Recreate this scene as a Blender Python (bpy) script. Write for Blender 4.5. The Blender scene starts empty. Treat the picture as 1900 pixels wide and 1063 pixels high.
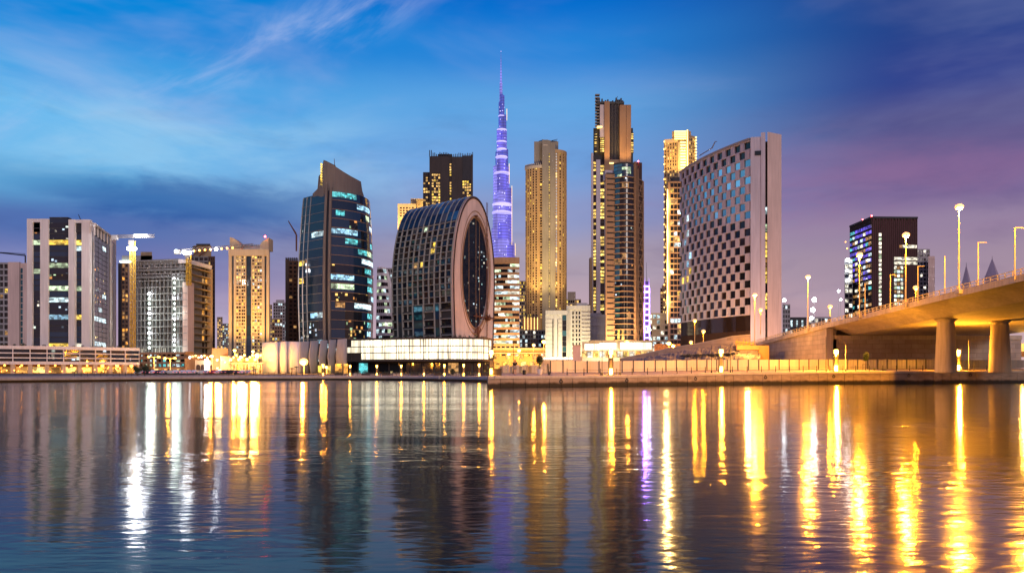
import bpy, bmesh, math, random
from mathutils import Vector
R = math.radians
C = bpy.context.scene.collection
sc = bpy.context.scene
# ------------------------------------------------------------------ camera
F, H, CX, CZ = 1400.0, 690.0, 950.0, 1.6
cam_d = bpy.data.cameras.new('camera'); cam = bpy.data.objects.new('camera', cam_d); C.objects.link(cam)
cam.location = (0, 0, CZ); cam.rotation_euler = (R(90), 0, 0)
cam_d.sensor_width = 36.0; cam_d.lens = 36.0 * F / 1900.0; cam_d.shift_y = (H - 531.5) / 1900.0
cam_d.clip_start = 0.1; cam_d.clip_end = 20000
sc.camera = cam
sc.view_settings.view_transform = 'Standard'; sc.view_settings.look = 'None'
sc.view_settings.exposure = 0.0; sc.view_settings.gamma = 1.0
sc.cycles.use_denoising = True
sc.cycles.max_bounces = 6; sc.cycles.diffuse_bounces = 2; sc.cycles.glossy_bounces = 4
sc.cycles.sample_clamp_indirect = 6.0
sc.cycles.caustics_reflective = True

def lin(c):
    def f(v):
        v /= 255.0
        return v / 12.92 if v <= .04045 else ((v + .055) / 1.055) ** 2.4
    return (f(c[0]), f(c[1]), f(c[2]), 1.0)

# ------------------------------------------------------------------ dusk sky (world)
w = bpy.data.worlds.new('World'); sc.world = w; w.use_nodes = True
nt = w.node_tree; N = nt.nodes; L = nt.links
for n in list(N): N.remove(n)
def nd(t, **k):
    n = N.new(t)
    for a, v in k.items(): setattr(n, a, v)
    return n
def mth(op, a, b=None, c=None, clamp=False):
    n = nd('ShaderNodeMath', operation=op, use_clamp=clamp)
    for i, v in enumerate((a, b, c)):
        if v is None: continue
        if isinstance(v, (int, float)): n.inputs[i].default_value = v
        else: L.new(v, n.inputs[i])
    return n.outputs[0]
def mixc(f, a, b, bt='MIX'):
    n = nd('ShaderNodeMix', data_type='RGBA', blend_type=bt)
    for i, v in ((0, f), (6, a), (7, b)):
        if isinstance(v, (int, float)): n.inputs[i].default_value = v
        elif isinstance(v, tuple): n.inputs[i].default_value = v
        else: L.new(v, n.inputs[i])
    return n.outputs[2]
def sstep(v, a, b):
    n = nd('ShaderNodeMapRange', interpolation_type='SMOOTHSTEP')
    L.new(v, n.inputs[0]); n.inputs[1].default_value = a; n.inputs[2].default_value = b
    return n.outputs[0]
tc = nd('ShaderNodeTexCoord'); sx = nd('ShaderNodeSeparateXYZ'); L.new(tc.outputs['Generated'], sx.inputs[0])
az = mth('MULTIPLY', mth('ARCTAN2', sx.outputs[0], sx.outputs[1]), 57.2958)
el = mth('MULTIPLY', mth('ARCSINE', sx.outputs[2]), 57.2958)
cmb = nd('ShaderNodeCombineXYZ'); L.new(mth('MULTIPLY', az, .05), cmb.inputs[0]); L.new(mth('MULTIPLY', el, .17), cmb.inputs[1])
def noise(vec, scale, detail=4, rough=.5, dist=0.0):
    n = nd('ShaderNodeTexNoise'); L.new(vec, n.inputs['Vector'])
    n.inputs['Scale'].default_value = scale; n.inputs['Detail'].default_value = detail
    n.inputs['Roughness'].default_value = rough; n.inputs['Distortion'].default_value = dist
    return n.outputs[0]
n1 = noise(cmb.outputs[0], .8, 5, .55, .3)
el2 = mth('ADD', el, mth('MULTIPLY', mth('SUBTRACT', n1, .5), 3.2))
t = mth('DIVIDE', el2, 45.0, clamp=True)
def ramp(v, stops):
    n = nd('ShaderNodeValToRGB'); L.new(v, n.inputs[0]); e = n.color_ramp.elements
    n.color_ramp.interpolation = 'EASE'
    for i, (p, c) in enumerate(stops):
        x = e[i] if i < 2 else e.new(p / 45.0)
        x.position = p / 45.0; x.color = lin(c)
    return n.outputs[0]
rl = ramp(t, [(0, (200, 165, 175)), (45, (0, 76, 170)), (4.4, (168, 148, 182)), (7, (112, 118, 176)), (9.4, (82, 112, 176)), (12, (96, 166, 216)), (14, (112, 186, 236)), (16.5, (104, 184, 238)), (19, (44, 160, 230)), (22.5, (0, 134, 218))])
rc = ramp(t, [(0, (226, 190, 182)), (45, (0, 70, 165)), (5.0, (190, 164, 176)), (8.5, (170, 156, 174)), (11.7, (140, 152, 198)), (15.6, (112, 162, 222)), (19.3, (96, 164, 226)), (23, (38, 132, 216)), (26.5, (0, 108, 205))])
rr = ramp(t, [(0, (218, 182, 178)), (45, (24, 46, 120)), (4.4, (184, 154, 166)), (7, (164, 142, 162)), (9.2, (152, 132, 162)), (11.5, (126, 106, 152)), (13, (122, 100, 148)), (14.6, (102, 92, 142)), (16.5, (80, 79, 136)), (19, (48, 66, 140)), (22.5, (36, 66, 138))])
rb = ramp(t, [(0, (215, 158, 135)), (45, (110, 122, 195)), (8, (205, 152, 150)), (20, (150, 130, 162))])
fl = sstep(az, -30, 0); fr = sstep(az, 3, 29)
front = mixc(fr, mixc(fl, rl, rc), rr)
ab = mth('ABSOLUTE', az)
colr = mixc(sstep(ab, 75, 130), front, rb)
# thin wisps of cloud: a pale diagonal veil in the upper left, dark bars lower down
cm2 = nd('ShaderNodeCombineXYZ'); L.new(mth('MULTIPLY', mth('ADD', az, mth('MULTIPLY', el, -.6)), .13), cm2.inputs[0]); L.new(mth('MULTIPLY', mth('ADD', el, mth('MULTIPLY', az, -.42)), .20), cm2.inputs[1])
n2 = noise(cm2.outputs[0], 1.5, 7, .58, .5)
band = mth('SUBTRACT', el, mth('MULTIPLY', mth('ADD', az, 20), .44))          # line el = 21.5 + .44 (az+20)
bm_ = mth('MULTIPLY', sstep(band, 18.0, 21.3), mth('SUBTRACT', 1.0, sstep(band, 21.7, 24.5)))
wm = mth('MULTIPLY', mth('MULTIPLY', bm_, sstep(n2, .42, .80)), mth('MULTIPLY', sstep(az, -44, -22), mth('SUBTRACT', 1.0, sstep(az, -12, -3))))
colr = mixc(mth('MULTIPLY', wm, .62), colr, lin((186, 200, 240)))
n3 = noise(cmb.outputs[0], 2.2, 6, .58, .4)
colr = mixc(mth('MULTIPLY', mth('MULTIPLY', sstep(n3, .48, .72), mth('SUBTRACT', 1.0, sstep(el, 15, 22))), .3), colr, mixc(.55, colr, lin((50, 50, 110))))
colr = mixc(mth('MULTIPLY', sstep(n1, .46, .72), mth('ADD', .12, mth('MULTIPLY', mth('SUBTRACT', 1.0, sstep(az, -20, 4)), .22))), colr, lin((205, 205, 235)))
n4 = noise(cmb.outputs[0], 1.3, 6, .6, .5)
colr = mixc(mth('MULTIPLY', mth('MULTIPLY', sstep(n4, .44, .66), sstep(az, 2, 20)), mth('MULTIPLY', mth('MULTIPLY', sstep(el, 7.5, 11.5), mth('SUBTRACT', 1.0, sstep(el, 13.5, 18))), .3)), colr, lin((158, 112, 152)))   # mauve bars on the right
colr = mixc(mth('MULTIPLY', mth('MULTIPLY', sstep(n4, .42, .68), mth('SUBTRACT', 1.0, sstep(az, -16, -2))), mth('MULTIPLY', mth('MULTIPLY', sstep(el, 9.5, 13.5), mth('SUBTRACT', 1.0, sstep(el, 16.5, 20.5))), .42)), colr, lin((168, 212, 240)))   # pale veil on the left
dk = nd('ShaderNodeCombineXYZ'); L.new(mth('DIVIDE', mth('ADD', az, 23), 12.0), dk.inputs[0]); L.new(mth('DIVIDE', mth('ADD', mth('SUBTRACT', el, 11.6), mth('MULTIPLY', mth('SUBTRACT', n3, .5), 5.0)), 2.1), dk.inputs[1])
dl = nd('ShaderNodeVectorMath', operation='LENGTH'); L.new(dk.outputs[0], dl.inputs[0])
colr = mixc(mth('MULTIPLY', mth('SUBTRACT', 1.0, sstep(dl.outputs['Value'], .25, 1.15)), .72), colr, lin((34, 84, 160)))   # a dark blue cloud bank
below = mth('SUBTRACT', 1.0, sstep(el, -3, -.2))
colr = mixc(below, colr, lin((62, 48, 44)))
bg = nd('ShaderNodeBackground'); L.new(colr, bg.inputs[0]); bg.inputs[1].default_value = 1.0
ow = nd('ShaderNodeOutputWorld'); L.new(bg.outputs[0], ow.inputs[0])
# last light of the west, behind the camera
sd = bpy.data.lights.new('sun', 'SUN'); sd.energy = 1.08; sd.angle = R(18); sd.color = (1, .87, .82)
so = bpy.data.objects.new('sun', sd); C.objects.link(so); so.rotation_euler = (R(74), 0, R(24))

# ------------------------------------------------------------------ geometry helpers
S = 1.0            # scale applied to everything built (the waterfront is measured in a larger unit)
def X(px, d): return (px - CX) / F * d
def G(px, d): return (X(px, d), d)
def Zp(py, d): return CZ + (H - py) / F * d
def Zf(py, d): return 2.5 + (H - py) / F * d      # same, in waterfront units

class MB:
    def __init__(s): s.v = []; s.f = []; s.m = []; s.mats = []
    def mi(s, mat):
        if mat not in s.mats: s.mats.append(mat)
        return s.mats.index(mat)
    def face(s, pts, mat):
        i = len(s.v); s.v += [tuple(p) for p in pts]; s.f.append(tuple(range(i, i + len(pts)))); s.m.append(s.mi(mat))
    def grid(s, rings, mat, cap=True, closed=True):
        """rings: list of equal-length point loops, skinned one to the next"""
        i = len(s.v); n = len(rings[0]); k = s.mi(mat)
        for r in rings: s.v += [tuple(p) for p in r]
        for a in range(len(rings) - 1):
            for b in range(n if closed else n - 1):
                c = (b + 1) % n
                s.f.append((i + a*n + b, i + a*n + c, i + (a+1)*n + c, i + (a+1)*n + b)); s.m.append(k)
        if cap and closed:
            s.f.append(tuple(i + b for b in reversed(range(n)))); s.m.append(k)
            e = i + (len(rings) - 1) * n
            s.f.append(tuple(e + b for b in range(n))); s.m.append(k)
    def box(s, x0, y0, z0, x1, y1, z1, mat):
        s.grid([[(x0,y0,z),(x1,y0,z),(x1,y1,z),(x0,y1,z)] for z in (z0, z1)], mat)
    def prism(s, poly, z0, z1, mat, zt=None):
        zt = zt or [z1] * len(poly)
        s.grid([[(p[0], p[1], z0) for p in poly], [(p[0], p[1], z) for p, z in zip(poly, zt)]], mat)
    def tube(s, p0, p1, r0, r1, mat, n=8):
        p0 = Vector(p0); p1 = Vector(p1); d = (p1 - p0).normalized()
        u = d.cross(Vector((0, 0, 1)) if abs(d.z) < .9 else Vector((1, 0, 0))).normalized(); v = d.cross(u)
        s.grid([[p + (u * math.cos(a) + v * math.sin(a)) * r for a in [2*math.pi*i/n for i in range(n)]] for p, r in ((p0, r0), (p1, r1))], mat)
    def lathe(s, x, y, prof, mat, n=12, sy=1.0):
        s.grid([[(x + r*math.cos(a), y + sy*r*math.sin(a), z) for a in [2*math.pi*i/n for i in range(n)]] for r, z in prof], mat)
    def ball(s, c, r, mat, n=10, sz=1.0):
        s.lathe(c[0], c[1], [(r*max(.02, math.sin(math.pi*i/n)), c[2] - sz*r*math.cos(math.pi*i/n)) for i in range(n + 1)], mat, n)
    def build(s, name, parent=None, smooth=False, normals=True):
        me = bpy.data.meshes.new(name)
        o = org(parent) if parent is not None else Vector((0, 0, 0))
        me.from_pydata([(Vector(p) * S - o) for p in s.v], [], s.f)
        for m in s.mats: me.materials.append(m)
        me.polygons.foreach_set('material_index', s.m)
        if normals:
            bm = bmesh.new(); bm.from_mesh(me); bmesh.ops.recalc_face_normals(bm, faces=bm.faces); bm.to_mesh(me); bm.free()
        if smooth: me.polygons.foreach_set('use_smooth', [True] * len(me.polygons))
        me.update()
        ob = bpy.data.objects.new(name, me); C.objects.link(ob)
        if parent is not None: ob.parent = parent
        return ob

def org(o):
    return o.location + (org(o.parent) if o.parent is not None else Vector((0, 0, 0)))
def tag(o, label, cat, group=None, kind=None):
    if label: o['label'] = label
    if cat: o['category'] = cat
    if group: o['group'] = group
    if kind: o['kind'] = kind
    return o
def thing(name, label, cat, loc=(0, 0, 0), group=None):
    o = bpy.data.objects.new(name, None); C.objects.link(o); o.empty_display_size = .5
    l = Vector(loc) * S; o.location = l
    return tag(o, label, cat, group, 'thing')
def struct(name, mb):
    o = mb.build(name); o['kind'] = 'structure'; return o
def kids(o): return list(o.children)
def copy_tree(o, parent=None):
    c = o.copy(); C.objects.link(c); c.parent = parent
    for ch in kids(o): copy_tree(ch, c)
    return c
def plight(loc, energy, col, r=.15, parent=None, name='lamp_light'):
    l = bpy.data.lights.new(name, 'POINT'); l.energy = energy; l.color = col; l.shadow_soft_size = r
    o = bpy.data.objects.new(name, l); C.objects.link(o)
    p = Vector(loc) * S
    if parent is not None: o.parent = parent; p -= org(parent)
    o.location = p; return o
def spot(loc, target, energy, col, ang=70, parent=None, r=1.0):
    l = bpy.data.lights.new('floodlight', 'SPOT'); l.energy = energy; l.color = col; l.spot_size = R(ang); l.spot_blend = .6; l.shadow_soft_size = r
    o = bpy.data.objects.new('floodlight', l); C.objects.link(o)
    p = Vector(loc) * S; o.rotation_euler = (Vector(target) * S - p).to_track_quat('-Z', 'Y').to_euler()
    if parent is not None: o.parent = parent; p -= org(parent)
    o.location = p; return o

class Map:
    """a facade surface: (s along it, z up, n outward) -> point"""
    def __init__(s, pts, xf=None):
        s.p = [Vector((p[0], p[1])) for p in pts]; s.xf = xf
        s.c = [0.0]
        for a, b in zip(s.p, s.p[1:]): s.c.append(s.c[-1] + (b - a).length)
        s.len = s.c[-1]
        tn = [(b - a).normalized() for a, b in zip(s.p, s.p[1:])]
        vn = []
        for i in range(len(s.p)):
            t_ = (tn[max(0, i-1)] + tn[min(len(tn)-1, i)]).normalized(); vn.append(Vector((t_.y, -t_.x)))
        s.vn = vn
    def nodes(s, a, b): return [a] + [c for c in s.c[1:-1] if a + 1e-4 < c < b - 1e-4] + [b]
    def __call__(s, q, z, n):
        i = 0
        while i < len(s.c) - 2 and q > s.c[i+1]: i += 1
        t_ = (q - s.c[i]) / (s.c[i+1] - s.c[i]); tt = min(1, max(0, t_))
        p = s.p[i].lerp(s.p[i+1], t_) + s.vn[i].lerp(s.vn[i+1], tt).normalized() * n
        r = (p.x, p.y, z)
        return s.xf(*r) if s.xf else r
def arc(a, b, sag, n=8):
    """plan arc from a to b bulging outward (to the right-hand side of a->b) by sag"""
    a = Vector(a[:2]); b = Vector(b[:2]); d = b - a; nn = Vector((d.y, -d.x)).normalized()
    return [a + d * (i / n) + nn * sag * (1 - (2*i/n - 1)**2) for i in range(n + 1)]
def fbox(mb, mp, s0, s1, z0, z1, n0, n1, mat, zs=1):
    zz = [z0 + (z1 - z0) * i / zs for i in range(zs + 1)]
    rings = []
    for q in mp.nodes(s0, s1):
        rings.append([mp(q, z, n1) for z in zz] + [mp(q, z, n0) for z in reversed(zz)])
    mb.grid(rings, mat)

class Bld:
    def __init__(s, name, label, cat, loc, group=None):
        s.root = thing(name, label, cat, loc, group); s.wins = []; s.wname = 'window'
    def win(s, *a, zs=1): s.wins.append((a, zs))
    def finish(s, limit=100, seed=1):
        ws = s.wins; rnd = random.Random(seed)
        if len(ws) > limit:
            rnd.shuffle(ws)
            ws.sort(key=lambda a: -(a[0][2]-a[0][1])*(a[0][4]-a[0][3])*(1 + .8*(a[0][7].name.startswith('lit'))) * (1 + .3*rnd.random()))
        for a, zs in ws[:limit]:
            m = MB(); fbox(m, *a, zs=zs); m.build(s.wname, s.root)
        if len(ws) > limit:
            m = MB()
            for a, zs in ws[limit:]: fbox(m, *a, zs=zs)
            m.build(s.wname, s.root)['kind'] = 'stuff'
        s.wins = []
def facade(b, mb, mp, s0, s1, z0, z1, nf, nc, wall, pick, pier=.2, sp=.3, rec=.4, inset=.06, merge=False, top=True, zs=1, slab=None):
    fh = (z1 - z0) / nf; cw = (s1 - s0) / nc
    for f in range(nf):
        zz = z0 + f * fh
        if sp > 0: fbox(mb, mp, s0, s1, zz, zz + sp*fh, -.05, rec, slab or wall)
        c = 0
        while c < nc:
            m = pick(f, c); e = c + 1
            if merge:
                while e < nc and pick(f, e) is m: e += 1
            if m is not None:
                b.win(mp, s0 + c*cw + pier*cw/2 + .01, s0 + e*cw - pier*cw/2 - .01, zz + sp*fh + .005, zz + fh - .005, -.05, inset, m, zs=zs)
            c = e
    if top: fbox(mb, mp, s0, s1, z1, z1 + max(.3*fh, .6), -.05, rec + .03, slab or wall)
    if pier > 0:
        for c in range(nc + 1):
            a0 = max(s0, s0 + c*cw - pier*cw/2); a1 = min(s1, s0 + c*cw + pier*cw/2)
            fbox(mb, mp, a0, a1, z0, z1, -.05, rec + .04, wall, zs=zs)
def core_poly(pts, back, shrink=0.0):
    """front plan points (left to right) plus a back line carried away from the camera"""
    pts = [Vector(p[:2]) for p in pts]; c = (pts[0] + pts[-1]) / 2; c.normalize()
    return [tuple(p) for p in pts] + [tuple(pts[-1] + c * back), tuple(pts[0] + c * back)]
def pk(seed, base, lits):
    cache = {}
    def f(fl, c):
        k = (fl, c)
        if k not in cache:
            r = random.Random(seed * 7919 + fl * 131 + c); x = r.random(); m = base[r.randrange(len(base))] if isinstance(base, list) else base
            for lm, p in lits:
                if x < p: m = lm; break
                x -= p
            cache[k] = m
        return cache[k]
    return f
def runs(seed, nf, nc, base, lits, p, lo, hi):
    r = random.Random(seed); tab = {}
    for f in range(nf):
        c = 0
        while c < nc:
            k = r.randint(lo, hi); lm = r.choice(lits) if r.random() < p else base
            for q in range(k): tab[(f, c + q)] = lm
            c += k
    return lambda f, c: tab[(f, c)]
# ------------------------------------------------------------------ materials
class MN:
    def __init__(s, name):
        s.m = bpy.data.materials.new(name); s.m.use_nodes = True; s.nt = s.m.node_tree; s.b = s.nt.nodes['Principled BSDF']
    def n(s, t, **k):
        x = s.nt.nodes.new(t)
        for a, v in k.items(): setattr(x, a, v)
        return x
    def l(s, a, b): s.nt.links.new(a, b)
    def pos(s, sc=(1, 1, 1)):
        g = s.n('ShaderNodeNewGeometry'); m = s.n('ShaderNodeMapping'); m.inputs['Scale'].default_value = sc
        s.l(g.outputs['Position'], m.inputs[0]); return m.outputs[0]
    def noise(s, vec, scale, det=4, rough=.55):
        x = s.n('ShaderNodeTexNoise'); x.inputs['Scale'].default_value = scale; x.inputs['Detail'].default_value = det; x.inputs['Roughness'].default_value = rough
        s.l(vec, x.inputs['Vector']); return x.outputs[0]
    def ramp(s, v, stops, interp='LINEAR'):
        x = s.n('ShaderNodeValToRGB'); e = x.color_ramp.elements; x.color_ramp.interpolation = interp; s.l(v, x.inputs[0])
        for i, (p, c) in enumerate(stops):
            q = e[i] if i < 2 else e.new(p)
            q.position = p; q.color = (c[0], c[1], c[2], 1) if isinstance(c, tuple) else (c, c, c, 1)
        return x.outputs[0]
    def mix(s, f, a, b, bt='MIX'):
        x = s.n('ShaderNodeMix', data_type='RGBA', blend_type=bt)
        for i, v in ((0, f), (6, a), (7, b)):
            if isinstance(v, (int, float)): x.inputs[i].default_value = v
            elif isinstance(v, tuple): x.inputs[i].default_value = (v[0], v[1], v[2], 1)
            else: s.l(v, x.inputs[i])
        return x.outputs[2]
    def bump(s, h, dist=.02, strength=.4):
        x = s.n('ShaderNodeBump'); x.inputs['Distance'].default_value = dist; x.inputs['Strength'].default_value = strength
        s.l(h, x.inputs['Height']); s.l(x.outputs[0], s.b.inputs['Normal'])
def conc(name, col, rough=.8, var=.22, sc=.12, spec=.3):
    m = MN(name); a = m.noise(m.pos((1, 1, .35)), sc, 6, .6); b = m.noise(m.pos((6, 6, .25)), sc * 2, 3, .5)
    v = m.ramp(a, [(.3, 1 - var), (.7, 1.0)]); v2 = m.ramp(b, [(.35, 1 - var * .6), (.62, 1.0)])
    c = m.mix(1.0, m.mix(1.0, (col[0], col[1], col[2]), v, 'MULTIPLY'), v2, 'MULTIPLY')
    m.l(c, m.b.inputs['Base Color']); m.b.inputs['Roughness'].default_value = rough; m.b.inputs['Specular IOR Level'].default_value = spec
    m.bump(m.noise(m.pos(), 3.0, 4), .02, .3)
    return m.m
def glass(name, col, rough=.05, metal=.0, spec=.45, wob=.5):
    m = MN(name); g = m.n('ShaderNodeObjectInfo')
    r = m.ramp(g.outputs['Random'], [(0, .6), (1, 1.35)])
    m.l(m.mix(1.0, (col[0], col[1], col[2]), r, 'MULTIPLY'), m.b.inputs['Base Color'])
    m.b.inputs['Roughness'].default_value = rough; m.b.inputs['Metallic'].default_value = metal
    m.b.inputs['Specular IOR Level'].default_value = spec
    m.bump(m.noise(m.pos((1, 1, .6)), .35, 2), .06, wob)
    return m.m
def lit(name, col, st, sc=.5, lo=.2, hi=1.25, rnd=True, mull=0.0):
    """a lit room behind glass: blinds, furniture and ceiling lamps read as blocky patches of different brightness"""
    m = MN('lit ' + name); v = m.n('ShaderNodeTexVoronoi', distance='CHEBYCHEV'); v.inputs['Scale'].default_value = sc; v.inputs['Randomness'].default_value = .7
    m.l(m.pos((1, 1, 1.5)), v.inputs['Vector']); sp = m.n('ShaderNodeSeparateColor'); m.l(v.outputs['Color'], sp.inputs[0])
    k = m.ramp(sp.outputs[0], [(.1, lo), (.85, hi)])
    nn = m.ramp(m.noise(m.pos((1, 1, 3)), 1.3, 3), [(.3, .55), (.65, 1.15)])
    k = m.mix(1.0, k, nn, 'MULTIPLY')
    if rnd:
        g = m.n('ShaderNodeObjectInfo'); k = m.mix(1.0, k, m.ramp(g.outputs['Random'], [(0, .5), (1, 1.25)]), 'MULTIPLY')
    hue = m.mix(m.ramp(sp.outputs[1], [(.3, 0.0), (.9, .55)]), (col[0], col[1], col[2]), (min(1, col[0]*1.15+.1), min(1, col[1]*1.1+.08), min(1, col[2]+.12)))
    m.l(m.mix(1.0, hue, k, 'MULTIPLY'), m.b.inputs['Emission Color']); m.b.inputs['Emission Strength'].default_value = st
    m.b.inputs['Base Color'].default_value = (.03, .03, .03, 1); m.b.inputs['Roughness'].default_value = .1
    m.m.cycles.emission_sampling = 'NONE'
    return m.m
def lamp(name, col, st, sample=False):
    m = MN(name); m.b.inputs['Base Color'].default_value = (.8, .8, .8, 1)
    m.b.inputs['Emission Color'].default_value = (col[0], col[1], col[2], 1); m.b.inputs['Emission Strength'].default_value = st
    if not sample: m.m.cycles.emission_sampling = 'NONE'
    return m.m
def painted_glints(name, base, cols, st, sc=1.1, thr=.62):
    """dark glass with glowing dots painted in, standing for city lights mirrored in it"""
    m = MN('lit ' + name); v = m.n('ShaderNodeTexVoronoi', distance='CHEBYCHEV'); v.inputs['Scale'].default_value = sc
    m.l(m.pos((1.3, .9, 1.2)), v.inputs['Vector']); s_ = m.n('ShaderNodeSeparateColor'); m.l(v.outputs['Color'], s_.inputs[0])
    k = m.ramp(s_.outputs[0], [(thr, 0.0), (thr + .06, 1.0)]); patch = m.ramp(m.noise(m.pos(), .09, 2), [(.42, 0.0), (.6, 1.0)])
    d = m.ramp(v.outputs['Distance'], [(.18, 1.0), (.36, 0.0)])
    c = m.ramp(s_.outputs[1], [(i / len(cols), c_) for i, c_ in enumerate(cols)], 'CONSTANT')
    m.l(m.mix(1.0, m.mix(1.0, m.mix(1.0, c, k, 'MULTIPLY'), d, 'MULTIPLY'), patch, 'MULTIPLY'), m.b.inputs['Emission Color']); m.b.inputs['Emission Strength'].default_value = st
    m.b.inputs['Base Color'].default_value = (*base, 1); m.b.inputs['Roughness'].default_value = .06; m.b.inputs['Specular IOR Level'].default_value = .45
    m.m.cycles.emission_sampling = 'NONE'
    return m.m
def metal(name, col, rough=.4, met=.8):
    m = MN(name); m.b.inputs['Metallic'].default_value = met
    r = m.ramp(m.noise(m.pos(), 2.0, 4), [(.3, .75), (.7, 1.0)]); m.l(m.mix(1.0, (*col,), r, 'MULTIPLY'), m.b.inputs['Base Color'])
    m.b.inputs['Roughness'].default_value = rough; return m.m

white = conc('white cladding', (.78, .72, .68)); pinkw = conc('pink render', (.72, .54, .47)); cream = conc('cream stone', (.56, .44, .30)); beige = conc('beige stone', (.36, .26, .16))
lattice_g = conc('grey lattice render', (.34, .345, .335)); crown_g = conc('grey brown crown panel', (.19, .165, .15)); wine = conc('wine brown slat', (.13, .052, .06)); tan = conc('tan render', (.36, .22, .13)); grey = conc('grey concrete', (.21, .205, .205)); dgrey = conc('dark grey panel', (.05, .05, .055)); brown = conc('brown cladding', (.08, .045, .032))
greyw = conc('pale grey concrete', (.38, .36, .355)); umber = conc('umber panel', (.065, .053, .048)); orange_c = conc('ochre render', (.45, .24, .10)); lilac = conc('pale lilac panel', (.58, .53, .58))
pale = conc('white stone cladding', (.66, .64, .58))
gblue = glass('blue curtain glass', (.012, .035, .075)); gdark = glass('dark glass', (.010, .012, .018)); gteal = glass('teal glass', (.05, .16, .22), .06, .55); gbrown = glass('bronze glass', (.03, .02, .018))
gmir = glass('mirror blue glass', (.34, .58, .68), .04, .85, .8, .25); ggrey = glass('grey glass', (.05, .055, .06), .12)
Lw = lit('warm room', (1, .55, .14), 1.7); Ly = lit('yellow room', (1, .62, .07), 1.7); La = lit('amber room', (1, .40, .05), 1.5); Lc = lit('cool office', (.66, .92, 1.0), 1.5); Lg = lit('green white office', (.70, .95, .58), 1.15)
Lt = lit('teal office', (.10, .62, .66), 1.15); Ln = lit('neutral white room', (1, .90, .70), 1.8); Ld = lit('dim warm room', (1, .48, .14), .6); Lb = lit('blue white office', (.36, .72, 1), 1.4); Lgo = lit('gold room', (1, .60, .11), 2.2)
Spk = painted_glints('office painted glints', (.010, .018, .035), [(.75, .85, 1), (.6, .8, 1), (1, .9, .7), (.8, .95, .8)], 2.2, .36, .72)
Spo = painted_glints('oval painted glints', (.010, .016, .032), [(.75, .9, 1), (.5, .8, .8), (1, .9, .7)], 1.3, .5, .86)
Spa = painted_glints('amber painted glints', (.012, .015, .02), [(1, .6, .15), (1, .75, .3), (.6, .9, .5), (1, .4, .1)], 2.4, .34, .5)
led_gold = lamp('gold led strip', (1, .62, .13), 2.4); led_white = lamp('white work light', (.86, .95, 1), 14.0); led_warm = lamp('warm lantern', (1, .48, .045), 4.2, True)
sodium = lamp('sodium lamp', (1, .36, .015), 9.0, True); sodium_far = lamp('sodium lamp far', (1, .38, .025), 6.5); flood_w = lamp('white floodlight', (.90, .95, 1), 40.0); led_red = lamp('red beacon', (1, .03, .03), 60.0)
tail_l = lamp('tail lamp', (1, .04, .02), 2.5); led_purple = lamp('purple led strip', (.42, .22, 1.0), 3.6); led_green = lamp('green white work light', (.78, 1, .86), 5.0)
mdark = metal('dark painted metal', (.03, .03, .03), .5, .3); msteel = metal('galvanised steel', (.42, .42, .42), .45, .7); myel = metal('yellow crane paint', (.55, .34, .03), .5, .1); mwhite = metal('white painted steel', (.6, .58, .54), .5, .1); mjib = metal('grey brown jib steel', (.24, .21, .19), .5, .2); led_arc = lamp('arcade orange lamp', (1, .30, .02), 9.0); mrust = metal('rusty steel', (.16, .06, .03), .7, .2)
mgold = metal('cream painted rail', (.62, .50, .26), .5, .1)
def burj_mat(name, col, st):
    m = MN('lit ' + name); p = m.pos(); sx_ = m.n('ShaderNodeSeparateXYZ'); m.l(p, sx_.inputs[0])
    def mm(op, a, b):
        x = m.n('ShaderNodeMath', operation=op)
        for i, v in ((0, a), (1, b)):
            if isinstance(v, (int, float)): x.inputs[i].default_value = v
            else: m.l(v, x.inputs[i])
        return x.outputs[0]
    fl = mm('FRACT', mm('MULTIPLY', sx_.outputs[2], .13), 0); vt = mm('FRACT', mm('MULTIPLY', sx_.outputs[0], .30), 0)
    k = m.mix(1.0, m.ramp(fl, [(.1, .45), (.45, 1.0)]), m.ramp(vt, [(.1, .55), (.5, 1.0)]), 'MULTIPLY')
    nz = m.noise(m.pos((1, 1, .12)), .06, 3); k = m.mix(1.0, k, m.ramp(nz, [(.3, .35), (.7, 1.25)]), 'MULTIPLY')
    vs = m.n('ShaderNodeTexVoronoi'); vs.inputs['Scale'].default_value = .16; m.l(p, vs.inputs['Vector'])
    pt = m.ramp(vs.outputs['Distance'], [(.12, 1.0), (.26, 0.0)])
    s_ = m.n('ShaderNodeSeparateColor'); m.l(vs.outputs['Color'], s_.inputs[0]); pt = m.mix(1.0, pt, m.ramp(s_.outputs[0], [(.72, 0.0), (.76, 1.0)]), 'MULTIPLY')
    m.l(m.mix(1.0, m.mix(1.0, (*col,), k, 'MULTIPLY'), m.mix(1.0, (1.6, 1.5, 2.0), pt, 'MULTIPLY'), 'ADD'), m.b.inputs['Emission Color']); m.b.inputs['Emission Strength'].default_value = st
    m.b.inputs['Base Color'].default_value = (.1, .1, .2, 1); m.b.inputs['Roughness'].default_value = .3; m.m.cycles.emission_sampling = 'NONE'
    return m.m
bj1 = burj_mat('violet led facade', (.16, .14, .90), 1.0); bj2 = burj_mat('deep blue led facade', (.06, .09, .62), .9); bj3 = burj_mat('lilac led facade', (.30, .27, 1.0), 1.05)
led_lav = lamp('lavender led band', (.50, .44, 1.0), .95)
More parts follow.
